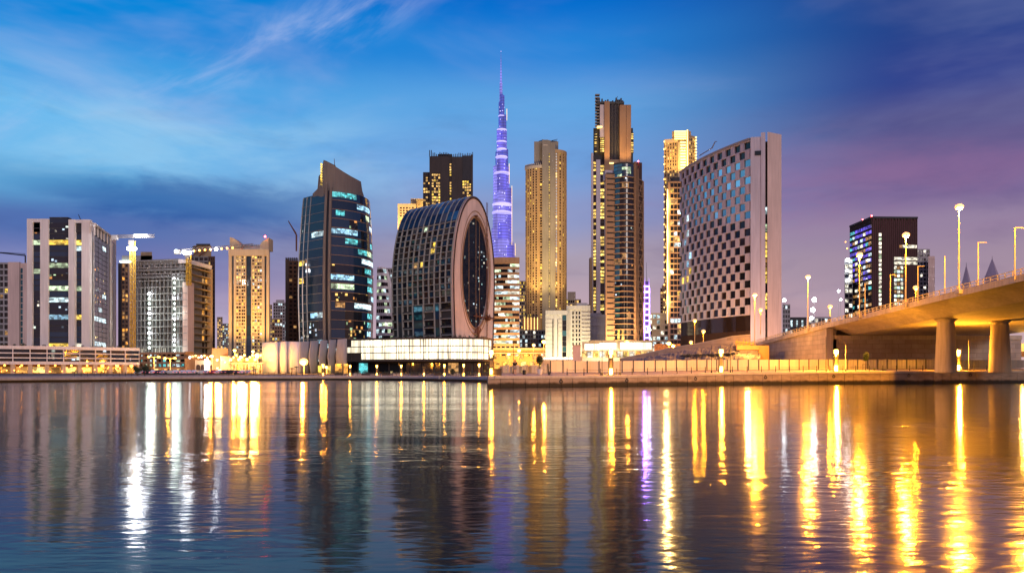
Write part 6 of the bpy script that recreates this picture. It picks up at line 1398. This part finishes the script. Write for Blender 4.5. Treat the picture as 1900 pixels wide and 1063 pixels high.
def trees():
    rn = random.Random(40)
    p = RP(rq_at(1002, -6), -6); d = p[1]; t = thing('potted_tree', 'dark clipped tree in a white pot at the left end of the hoarding', 'potted tree', p); m = MB(); m.lathe(p[0], p[1], [(.30, p[2]), (.42, p[2] + .35), (.47, p[2] + .9), (.52, p[2] + .95), (.52, p[2] + 1.0), (.44, p[2] + 1.0), (.42, p[2] + .9)], white, 14); m.build('pot', t)
    m = MB(); m.tube((p[0], p[1], p[2] + .9), (p[0], p[1], p[2] + 1.9), .07, .06, bark, 6); m.build('trunk', t); m = MB(); leaves(m, (p[0], p[1], p[2] + 2.55), .62, .85, 700, .13, leafd, rn, .1); m.build('crown', t, normals=False)
    p = RP(rq_at(1606, -7), -7); t = thing('staked_tree', 'young staked tree with a loose crown before the bridge abutment', 'tree', p); m = MB(); m.tube(p, (p[0] + .1, p[1], p[2] + 2.2), .09, .06, bark, 6)
    for a in (-.4, .3, .1): m.tube((p[0] + .1, p[1], p[2] + 2.0), (p[0] + a, p[1] + rn.uniform(-.3, .3), p[2] + 3.2), .05, .02, bark, 5)
    m.build('trunk', t); m = MB(); leaves(m, (p[0] + .1, p[1], p[2] + 3.15), .62, 1.05, 520, .16, leaf, rn, .1); leaves(m, (p[0] - .1, p[1], p[2] + 2.5), .5, .5, 160, .14, leaf, rn, .1); m.build('crown', t, normals=False)
    m = MB(); m.tube((p[0] - .75, p[1] - .1, p[2] + 1.3), (p[0] + .75, p[1] - .1, p[2] + 1.3), .05, .05, bark, 5)
    for a in (-.7, .7): m.tube((p[0] + a, p[1] - .1, p[2]), (p[0] + a*.98, p[1] - .1, p[2] + 1.35), .03, .03, bark, 5)
    m.build('stake', t)
    for px, r, lab in ((1622, .5, 'scrubby little bush right of the staked tree'), (1641, .45, 'low brown bush before the hoarding gap')):
        q = RP(rq_at(px, -7), -7); shrub('small_bush', q, r, rn, lab, None, 90, leaf)
    for px, h, lab in ((542, 3.0, 'small dark palm on the quay before the stone panels'), (549, 3.6, 'taller dark palm on the quay before the stone panels'), (475, 2.6, 'small palm on the quay below the amber pavilion'), (470, 3.4, 'slim palm on the quay below the amber pavilion')):
        best = min(range(400), key=lambda j: abs(CX + F*LQM(LQM.len*j/400, 0, -6)[0]/LQM(LQM.len*j/400, 0, -6)[1] - px)); q = LQM(LQM.len*best/400, 1.4, -6)
        t = thing('palm_tree', lab, 'palm', q); m = MB(); m.tube(q, (q[0] + .1, q[1], q[2] + h*.75), .13, .09, bark, 6); m.build('trunk', t); m = MB()
        for i in range(16):
            a = i*2.4; r_ = rn.uniform(.8, 1.1); c0 = Vector((q[0] + .1, q[1], q[2] + h*.75)); pts = [c0 + Vector((math.cos(a)*r_*s, math.sin(a)*r_*s, .55*s - 1.0*s*s + .3*rn.random()*s)) for s in (0, .35, .7, 1)]
            sd_ = Vector((-math.sin(a), math.cos(a), 0))*.09
            m.grid([[pt - sd_*k, pt + sd_*k] for pt, k in zip(pts, (.4, 1.2, .9, .1))], leafd, cap=False, closed=False)
        m.build('crown', t, normals=False)
    for px, r, lab in ((268, 1.7, 'dark round tree at the right end of the long podium'), (257, 1.3, 'smaller dark tree at the right end of the long podium')):
        best = min(range(400), key=lambda j: abs(CX + F*LQM(LQM.len*j/400, 0, -12)[0]/LQM(LQM.len*j/400, 0, -12)[1] - px)); q = LQM(LQM.len*best/400, 1.4, -12)
        t = thing('round_tree', lab, 'tree', q); m = MB(); m.tube(q, (q[0], q[1], q[2] + r), .14, .1, bark, 6)
        for a in range(4): m.tube((q[0], q[1], q[2] + r*.9), (q[0] + r*.5*math.cos(a*1.6), q[1] + r*.5*math.sin(a*1.6), q[2] + r*1.6), .07, .03, bark, 5)
        m.build('trunk', t); m = MB()
        for _ in range(5): leaves(m, (q[0] + rn.uniform(-.5, .5)*r, q[1] + rn.uniform(-.4, .4)*r, q[2] + r*rn.uniform(1.1, 1.7)), r*.6, r*.5, 160, .17, leafd, rn, .1)
        m.build('crown', t, normals=False)
trees()
# ------------------------------------------------------------------ bridge
def bx_(d): 
    pts = [(-80, 74), (60, 79), (120, 81), (160, 82), (200, 83), (262, 83.2), (300, 80), (360, 72)]
    for (a, u), (c, v) in zip(pts, pts[1:]):
        if d <= c: return u + (v - u)*(d - a)/(c - a)
    return pts[-1][1]
def bz_(d): return 14.2 + (200 - d)*.035 if d <= 200 else 14.2 - (d - 200)*.050
def bridge():
    t = thing('road_bridge', 'pale concrete road bridge on round tapered piers climbing to the right over the promenade', 'bridge', (bx_(160) + 10, 160, 2.8)); ds = list(range(-80, 201, 10))
    m = MB(); sec = [(0, 0), (1.5, -.12), (3.2, -.5), (5.0, -1.15), (6.4, -1.75), (7.0, -2.0), (46, -2.0), (46, .2), (0, .2)]
    m.grid([[(bx_(d) + a, d, bz_(d) + z) for a, z in sec] for d in ds], deckc); m.build('deck', t)
    m = MB(); dd = ds + list(range(210, 361, 10))
    m.grid([[(bx_(d) + a, d, bz_(d) + z) for a, z in ((-.25, -.15), (-.25, 1.0), (.15, 1.0), (.15, -.15))] for d in dd], deckc); m.build('parapet', t)
    m = MB(); m.grid([[(bx_(d) + a, d, bz_(d) + z) for a, z in ((.15, .21), (.15, .34), (45.8, .34), (45.8, .21))] for d in dd], groundm); m.build('road_surface', t)
    m = MB()
    for z in (1.35, 1.85): m.grid([[(bx_(d) + a - .05, d, bz_(d) + z + b_) for a, b_ in ((-.06, -.06), (.06, -.06), (.06, .06), (-.06, .06))] for d in dd if d >= 60], mgold)
    d = 60.0
    while d < 360: m.box(bx_(d) - .12, d - .08, bz_(d) + 1.0, bx_(d) + .02, d + .08, bz_(d) + 1.92, mgold); d += 2.0
    m.build('railing', t)
    for px, d in ((1755, 160), (1855, 163), (1990, 165)):
        x = X(px, d); zt = bz_(d) - 2.0; n = 24; zb = 2.3
        m = MB(); m.lathe(x, d, [(2.0, zb), (1.98, zb + .3), (1.78, zb + (zt - zb)*.5), (1.56, zt - .9), (1.50, zt - .5), (2.1, zt + .06)], deckc, n, 1.25); m.build('pier', t, True)
    # abutment: front wall below the deck, long side wall under the ramp
    m = MB(); y = 200
    m.box(bx_(200) + 1.6, y, 1, bx_(200) + 52, y + 2, bz_(200) - 2.02, abut); m.box(bx_(200) + 1.0, y - .35, bz_(200) - 3.1, bx_(200) + 52, y + .1, bz_(200) - 2.03, deckc); m.build('abutment_wall', t)
    m = MB(); m.grid([[(bx_(d) + a, d, z) for a, z in ((.25, 1), (.25, bz_(d) - .02), (3, bz_(d) - .02), (3, 1))] for d in range(200, 361, 10)], abut); m.build('side_wall', t)
    m = MB(); m.box(bx_(200) - .05, y - .9, 1, bx_(200) + 1.7, y + .02, bz_(200) - .2, deckc); m.build('pilaster', t)
    for px, d in LP:
        m = MB(); x, z = bx_(d), bz_(d); m.grid([[(x - .9, d - .7, z + .2), (x - .9, d + .7, z + .2), (x + .1, d + .9, z + .2), (x + .1, d - .9, z + .2)], [(x - .9, d - .7, z + .95), (x - .9, d + .7, z + .95), (x + .1, d + .9, z + .95), (x + .1, d - .9, z + .95)]], deckc); m.build('lamp_bracket', t)
LP = [(1785, 136.6), (1679, 156), (1592, 178), (1497, 210.5), (1400, 257)]
bridge()
halo_ball = lamp('amber halo ball', (1, .36, .02), 1.6)  # glowing shell added for the orange halo around each lamp
def bridge_lamp(x, d, z0, z1, label, energy, r=.42, arm=None):
    t = thing('bridge_lamp', label, 'street lamp', (x, d, z0), 'street lamps on the bridge'); m = MB(); m.lathe(x, d, [(.22, z0), (.22, z0 + .5), (.15, z0 + .6), (.08, z1 - .2)], mgold, 8); m.build('pole', t)
    for s_ in (-1, 1):
        m = MB(); m.tube((x, d, z1 - .25), (x + .3*s_, d - .1, z1 + .1), .06, .05, mgold, 6); m.build('arm', t)
    m = MB(); m.grid([[(x + a*w, d - .1 + c*.3, zz) for a, c in ((-1, -1), (1, -1), (1, 1), (-1, 1))] for w, zz in ((.5, z1 + .16), (.55, z1 + .22), (.3, z1 + .36))], msteel); m.build('head', t)
    m = MB(); m.ball((x, d - .1, z1 - .15), r*1.75, halo_ball, 14, .8); m.build('halo_ball', t); m = MB(); m.ball((x - .1, d - .1 - r*1.35, z1 - .25), r*.62, sodium, 10, .9); m.build('bulb', t)
    plight((x - .1, d - .6, z1 - .75), energy, (1, .36, .012), .3, t)
for (px, d), y, lab, en in zip(LP, (383, 435, 472, 513, 546), ('tallest and brightest bridge lamp, nearest the picture edge', 'orange bridge lamp standing before the dark slatted tower', 'orange bridge lamp before the violet glowing wall', 'orange bridge lamp right of the checkered building', 'orange bridge lamp rising before the pale end slab of the checkered building'), (34000, 32000, 34000, 28000, 24000)):
    x = bx_(d) - .5; z = bz_(d); bridge_lamp(x, d, z + .95, Zf(y, d), lab, en)
for d, lab in ((117, 'bridge lamp just outside the picture edge'), (96, 'bridge lamp over the middle of the canal'), (74, 'bridge lamp over the near bank of the canal')):
    bridge_lamp(bx_(d) - .5, d, bz_(d) + .95, bz_(d) + 15, lab, 52000)
for px, d, y0, y1, lab in ((1699, 240, 563, 533, 'low bright orange lamp on the far side of the bridge road'), (1540, 280, 588, 568, 'small orange lamp above the start of the bridge rail'), (1305, 300, 646, 614, 'small orange lamp before the slatted brown base'), (1289, 320, 640, 594, 'orange lamp before the left corner of the brown base'), (1411, 300, 620, 574, 'small pale orange lamp in front of the pink end wall'), (1282, 330, 652, 634, 'tiny lamp low before the brown base')):
    bridge_lamp(X(px, d), d, Zf(y0, d), Zf(y1, d), lab, 4000 if y1 < 600 else 3200, .5)
for px, d, y0, y1, ya, dx, lab in ((1753, 143, 541, 475, None, 0, 'thin unlit post on the bridge left of the tallest lamp'), (1815, 132, 524, 450, 450, 16, 'unlit bridge post with a short arm, right of the tallest lamp'), (1883, 121, 508, 423, 423, 19, 'unlit bridge post with a short arm at the picture edge'), (1652, 162, 570, 510, 510, 10, 'thin unlit bridge post left of the slatted tower windows'), (1605, 175, 584, 525, None, 0, 'thin unlit post beside the violet glowing wall'), (1703, 151, 558, 494, 494, 12, 'unlit bridge post with an arm right of the slatted tower')):
    x = X(px, d); t = thing('unlit_post', lab, 'post', (x, d, Zf(y0, d))); m = MB(); m.tube((x, d, bz_(d) + .3), (x, d, Zf(y1, d)), .11, .09, mgold, 6); m.build('pole', t)
    if ya:
        m = MB(); m.tube((x, d, Zf(ya, d)), (x + dx/F*d, d, Zf(ya, d)), .07, .05, mgold, 6); m.build('arm', t)
# ramp wall and rough bank
def ramp():
    t = thing('ramp_wall', 'pale block boundary wall of the ramp climbing to the bridge', 'wall', G(1290, 270) + (5,)); st = [(1150, 300, 666, 672), (1200, 292, 656, 664), (1242, 284, 646.5, 656), (1291, 276, 638.5, 648), (1330, 270, 631, 641), (1360, 266, 624.5, 635), (1392, 263, 622, 640)]
    m = MB(); m.grid([[(X(p, d), d, Zf(yb, d) - .5), (X(p, d), d, Zf(yt, d)), (X(p, d) + .2, d + .6, Zf(yt, d)), (X(p, d) + .2, d + .6, Zf(yb, d) - .5)] for p, d, yt, yb in st], abut); m.build('wall', t)
    m = MB(); m.grid([[(X(p, d), d - .1, Zf(yt, d)), (X(p, d), d - .1, Zf(yt, d) + .3), (X(p, d), d + .8, Zf(yt, d) + .3), (X(p, d), d + .8, Zf(yt, d))] for p, d, yt, yb in st], coping); m.build('coping', t)
    b = thing('concrete_bank', 'rough grey broken concrete bank with a row of dark holes behind the hoarding', 'bank', G(1300, 230) + (3,)); rn = random.Random(55); m = MB(); n, k = 90, 14; i0 = len(m.v)
    def yb(p):
        for (a, _, _, u), (c, _, _, v) in zip(st, st[1:]):
            if p <= c: return u + (v - u)*(p - a)/(c - a)
        return 640
    rows = []
    for j in range(k + 1):
        f = j/k; row = []
        for i in range(n + 1):
            p = 1150 + 260*i/n; d = 196 + (262 - 196)*f + (10 if p < 1200 else 0)*f; ytop = yb(min(p, 1392)) + (3 if p > 1300 else 0)
            y = 676 + (ytop - 676)*min(1, (f*1.35)**.7)
            jit = (.55 if 0 < j < k else .1)
            row.append((X(p, d) + rn.uniform(-.2, .2), d + rn.uniform(-.6, .6)*jit, Zf(y, d) + rn.uniform(-.5, .5)*jit + .25*math.sin(p*.21 + j)))
        rows.append(row)
    m.grid(rows, rubble_m, cap=False, closed=False); m.build('slope', b)
    for i in range(30):
        p = 1266 + i*3.4 + rn.uniform(-.6, .6); d = 214; y = 659 - (p - 1266)*.03 + rn.uniform(-1, 1); k_ = MB(); k_.tube((X(p, d), d - 2.2, Zf(y, d)), (X(p, d), d + 3, Zf(y + 1, d)), rn.uniform(.14, .24), .22, mdark, 6); k_.build('pipe_end', b)
    s_ = thing('wall_stub', 'orange lit broken concrete wall end left of the bridge side wall', 'wall', G(1395, 215) + (3,)); m = MB(); d = 222
    m.box(X(1408, d), d, Zf(670, d), X(1427, d), d + 3, Zf(641, d), orange_c); m.box(X(1366, d), d - .5, Zf(649, d), X(1407.6, d), d + 3, Zf(641, d), orange_c)
    m.box(X(1372, d), d, Zf(672, d), X(1407, d), d + 2.5, Zf(650, d), rubble_m); m.build('wall', s_); m = MB()
    for i in range(14):
        x = X(1366 + i*2.6, d); h = rn.uniform(.8, 2.2); m.tube((x, d + .5, Zf(641, d)), (x + rn.uniform(-.3, .3), d + .5, Zf(641, d) + h), .1, .08, myel, 4)
    m.tube((X(1366, d), d + .4, Zf(634, d)), (X(1398, d), d + .4, Zf(636, d)), .09, .09, myel, 4); m.build('barrier_rail', s_)
    plight((X(1392, d-12), d - 10, Zf(630, d)), 8000, (1, .42, .07), .4, s_)
    w_ = thing('lit_wall', 'small bright orange wall patch beyond the far bridge pier', 'wall', G(1893, 215) + (3,)); m = MB(); d = 214; m.box(X(1884, d), d, Zf(662, d), X(1960, d), d + 2, Zf(637, d), cream); m.box(X(1884, d), d - .3, Zf(662, d), X(1960, d), d, Zf(652, d), brown); m.build('wall', w_); plight((X(1905, d-9), d - 8, Zf(640, d)), 6000, (1, .5, .07), .4, w_)
    # left end of the promenade
    l = thing('planter_wall', 'low grey boarded planter wall left of the hoarding', 'planter', RP(12, -12)); m = MB(); q0, q1 = rq_at(928, -12), rq_at(1020, -12); n = 16
    for i in range(n):
        u, v = RP(q0 + (q1-q0)*i/n + .02, -12), RP(q0 + (q1-q0)*(i+1)/n - .02, -12); h = 1.3 + .25*((i*7) % 3)/3; m.grid([[(p[0], p[1] + dy, p[2] + dz) for dy, dz in ((0, 0), (0, h), (.8, h), (.8, 0))] for p in (u, v)], greyw if i % 3 else grey)
    m.build('wall', l)
    k = thing('dark_kiosk', 'dark square kiosk beside the corner lamp column', 'kiosk', RP(rq_at(923, -4), -4)); p = RP(rq_at(923, -4), -4); m = MB(); m.box(p[0] - .75, p[1], p[2] - .05, p[0] + .75, p[1] + 1.4, p[2] + 1.0, umber); m.build('body', k); m = MB(); m.box(p[0] - .85, p[1] - .1, p[2] + 1.0, p[0] + .85, p[1] + 1.5, p[2] + 1.1, brown); m.build('lid', k)
    k = thing('litter_bin', 'small dark bin between the woman and the potted tree', 'bin', RP(rq_at(973, -6), -6)); p = RP(rq_at(973, -6), -6); m = MB(); m.lathe(p[0], p[1], [(.28, p[2] - .02), (.34, p[2] + .6), (.34, p[2] + .66)], mdark, 12); m.build('body', k); m = MB(); m.lathe(p[0], p[1], [(.37, p[2] + .66), (.37, p[2] + .74), (.15, p[2] + .82)], mdark, 12); m.build('lid', k)
    t = thing('dark_sign_post', 'dark leaning post with a foot block right of the potted tree', 'post', RP(rq_at(1018, -4), -4)); p = RP(rq_at(1018, -4), -4); m = MB(); m.tube(p, (p[0] - .12, p[1], p[2] + 2.0), .12, .1, mdark, 6); m.box(p[0] - .05, p[1] - .2, p[2], p[0] + .35, p[1] + .2, p[2] + .55, mdark); m.build('shaft', t)
ramp()
# low planters and parasols in front of the glowing podium
def terrace():
    rn = random.Random(77)
    for i, px in enumerate((628, 662, 681, 716, 735, 768, 812, 845, 873, 900)):
        best = min(range(400), key=lambda j: abs(CX + F*LQM(LQM.len*j/400, 0, -9)[0]/LQM(LQM.len*j/400, 0, -9)[1] - px)); p = LQM(LQM.len*best/400, 1.4, -9)
        t = thing('terrace_planter', 'dark boxed planter with low green on the terrace before the glowing podium', 'planter', p, 'planters on the terrace'); m = MB(); m.box(p[0] - 1.3, p[1] - .4, p[2], p[0] + 1.3, p[1] + .4, p[2] + .75, [umber, greyw, dgrey][i % 3]); m.build('box', t); m = MB()
        leaves(m, (p[0], p[1], p[2] + .95), 1.2, .35, 120, .14, leafd, rn, 0); m.build('foliage', t, normals=False)
    p = LQM(LQM.len*.9, 1.4, -7); best = min(range(400), key=lambda j: abs(CX + F*LQM(LQM.len*j/400, 0, -8)[0]/LQM(LQM.len*j/400, 0, -8)[1] - 839)); p = LQM(LQM.len*best/400, 1.4, -8)
    t = thing('clipped_shrub', 'round dark clipped shrub standing on the terrace below the disc building', 'shrub', p); m = MB(); m.tube(p, (p[0], p[1], p[2] + .8), .08, .06, bark, 6); m.build('stem', t); m = MB(); leaves(m, (p[0], p[1], p[2] + 1.3), .75, .85, 420, .16, leafd, rn, .1); m.build('foliage', t, normals=False)
terrace()
# ------------------------------------------------------------------ the woman on the promenade
skin = MN('skin'); skin.b.inputs['Base Color'].default_value = (.42, .24, .16, 1); skin.b.inputs['Roughness'].default_value = .55; skin = skin.m
def cloth(name, c):
    m = MN(name); v = m.ramp(m.noise(m.pos(), 6, 4), [(.3, .7), (.7, 1.0)]); m.l(m.mix(1.0, (*c,), v, 'MULTIPLY'), m.b.inputs['Base Color']); m.b.inputs['Roughness'].default_value = .85; return m.m
def person():
    p = RP(rq_at(955, -3.4), -3.4, .02); t = thing('person', 'woman in a black jacket, grey skirt and dark shoes holding something up to her face', 'person', p); x0, y0, z0 = p; u = 2.62/1.68    # metres to waterfront units
    def skn(name, chain, edges, mat, lev=2):
        me = bpy.data.meshes.new(name); o_ = org(t)
        me.from_pydata([(x0*S + a[0]*u*S - o_.x, y0*S + a[1]*u*S - o_.y, z0*S + a[2]*u*S - o_.z) for a in chain], edges, []); me.materials.append(mat)
        ob = bpy.data.objects.new(name, me); C.objects.link(ob); ob.parent = t; md = ob.modifiers.new('skin', 'SKIN')
        for i, a in enumerate(chain): me.skin_vertices[0].data[i].radius = (a[3]*u*S, (a[4] if len(a) > 4 else a[3])*u*S)
        me.skin_vertices[0].data[0].use_root = True; md.use_smooth_shade = True; sb = ob.modifiers.new('sub', 'SUBSURF'); sb.levels = lev; sb.render_levels = lev; return ob
    V = [(0, 0, .92, .13, .10), (0, 0, 1.08, .11, .085), (0, 0, 1.26, .135, .095), (0, 0, 1.39, .10, .075), (0, 0, 1.46, .045), (0, -.01, 1.52, .052), (0, -.02, 1.59, .078, .088), (0, -.01, 1.66, .06, .066),
         (.16, 0, 1.37, .055), (.21, -.06, 1.13, .042), (.07, -.22, 1.33, .030), (.05, -.245, 1.40, .022, .03),
         (-.16, 0, 1.37, .055), (-.21, -.06, 1.13, .042), (-.07, -.22, 1.33, .030), (-.05, -.245, 1.40, .022, .03),
         (.08, 0, .84, .085), (.085, -.01, .48, .055), (.085, .01, .10, .036), (.09, -.12, .03, .03), (-.08, 0, .84, .085), (-.09, .01, .48, .055), (-.10, .03, .10, .036), (-.105, -.10, .03, .03)]
    E = [(0,1),(1,2),(2,3),(3,4),(4,5),(5,6),(6,7),(3,8),(8,9),(9,10),(10,11),(3,12),(12,13),(13,14),(14,15),(0,16),(16,17),(17,18),(18,19),(0,20),(20,21),(21,22),(22,23)]
    fing = []
    for sd_, wr in ((1, 11), (-1, 15)):
        for k in range(5):
            bx0, by0, bz0 = V[wr][0], V[wr][1], V[wr][2]; i = len(V)
            if k < 4: V.append((bx0 + sd_*(-.01 + .0), by0 - .012 + .012*(k-1.5)*.6, bz0 + .045 + .004*(1.5 - abs(k - 1.5)), .009)); V.append((bx0 - sd_*.03, by0 - .02 + .014*(k - 1.5), bz0 + .07, .008))
            else: V.append((bx0 - sd_*.03, by0 + .02, bz0 + .02, .010)); V.append((bx0 - sd_*.045, by0 + .01, bz0 + .05, .009))
            E += [(wr, i), (i, i + 1)]
    skn('body', V, E, skin, 2)
    skn('jacket', [(0, .0, 1.0, .155, .125), (0, 0, 1.12, .135, .105), (0, 0, 1.27, .155, .115), (0, 0, 1.385, .12, .09), (.165, 0, 1.375, .07), (.215, -.06, 1.13, .055), (.085, -.205, 1.31, .042), (-.165, 0, 1.375, .07), (-.215, -.06, 1.13, .055), (-.085, -.205, 1.31, .042)], [(0,1),(1,2),(2,3),(3,4),(4,5),(5,6),(3,7),(7,8),(8,9)], cloth('black jacket cloth', (.015, .014, .016)))
    m = MB(); m.lathe(x0, y0, [(.16*u, z0 + 1.0*u), (.19*u, z0 + .85*u), (.225*u, z0 + .66*u), (.22*u, z0 + .655*u)], cloth('grey skirt cloth', (.22, .20, .20)), 14, .8); m.build('skirt', t, True)
    skn('hair', [(0, .045, 1.34, .07, .04), (0, .045, 1.48, .085, .055), (0, .02, 1.61, .092, .085), (0, .0, 1.69, .07, .075)], [(0,1),(1,2),(2,3)], cloth('black hair', (.008, .006, .005)))
    for s_ in (-1, 1):
        skn('shoe', [(.0875*s_ - .0, .03 if s_ > 0 else .045, .045, .042), (.09*s_, -.06, .04, .045), (.092*s_, -.14, .03, .035)], [(0,1),(1,2)], mdark)
        m = MB(); c = (x0 + .032*s_*u, y0 - .098*u, z0 + 1.60*u); m.ball(c, .011*u, mdark, 8); m.build('eye', t)
        m = MB(); m.ball((x0 + .082*s_*u, y0 - .01*u, z0 + 1.585*u), .022*u, skin, 8); m.build('ear', t)
    m = MB(); m.grid([[(x0 + a*u, y0 + b_*u, z0 + c*u) for a, b_, c in r_] for r_ in ([(-.014, -.092, 1.555), (.014, -.092, 1.555), (0, -.118, 1.56)], [(-.006, -.095, 1.60), (.006, -.095, 1.60), (0, -.102, 1.60)])], skin); m.build('nose', t); m = MB(); m.ball((x0, y0 - .094*u, z0 + 1.535*u), .018*u, cloth('lips', (.28, .09, .08)), 8, .35); m.build('mouth', t)
    h = thing('phone', 'small dark phone held up in the hands of the woman on the promenade', 'phone', (x0, y0 - .27*u, z0 + 1.43*u)); m = MB(); m.box(x0 - .04*u, y0 - .285*u, z0 + 1.40*u, x0 + .04*u, y0 - .27*u, z0 + 1.54*u, mdark); m.build('case', h)
person()
S = 1.0
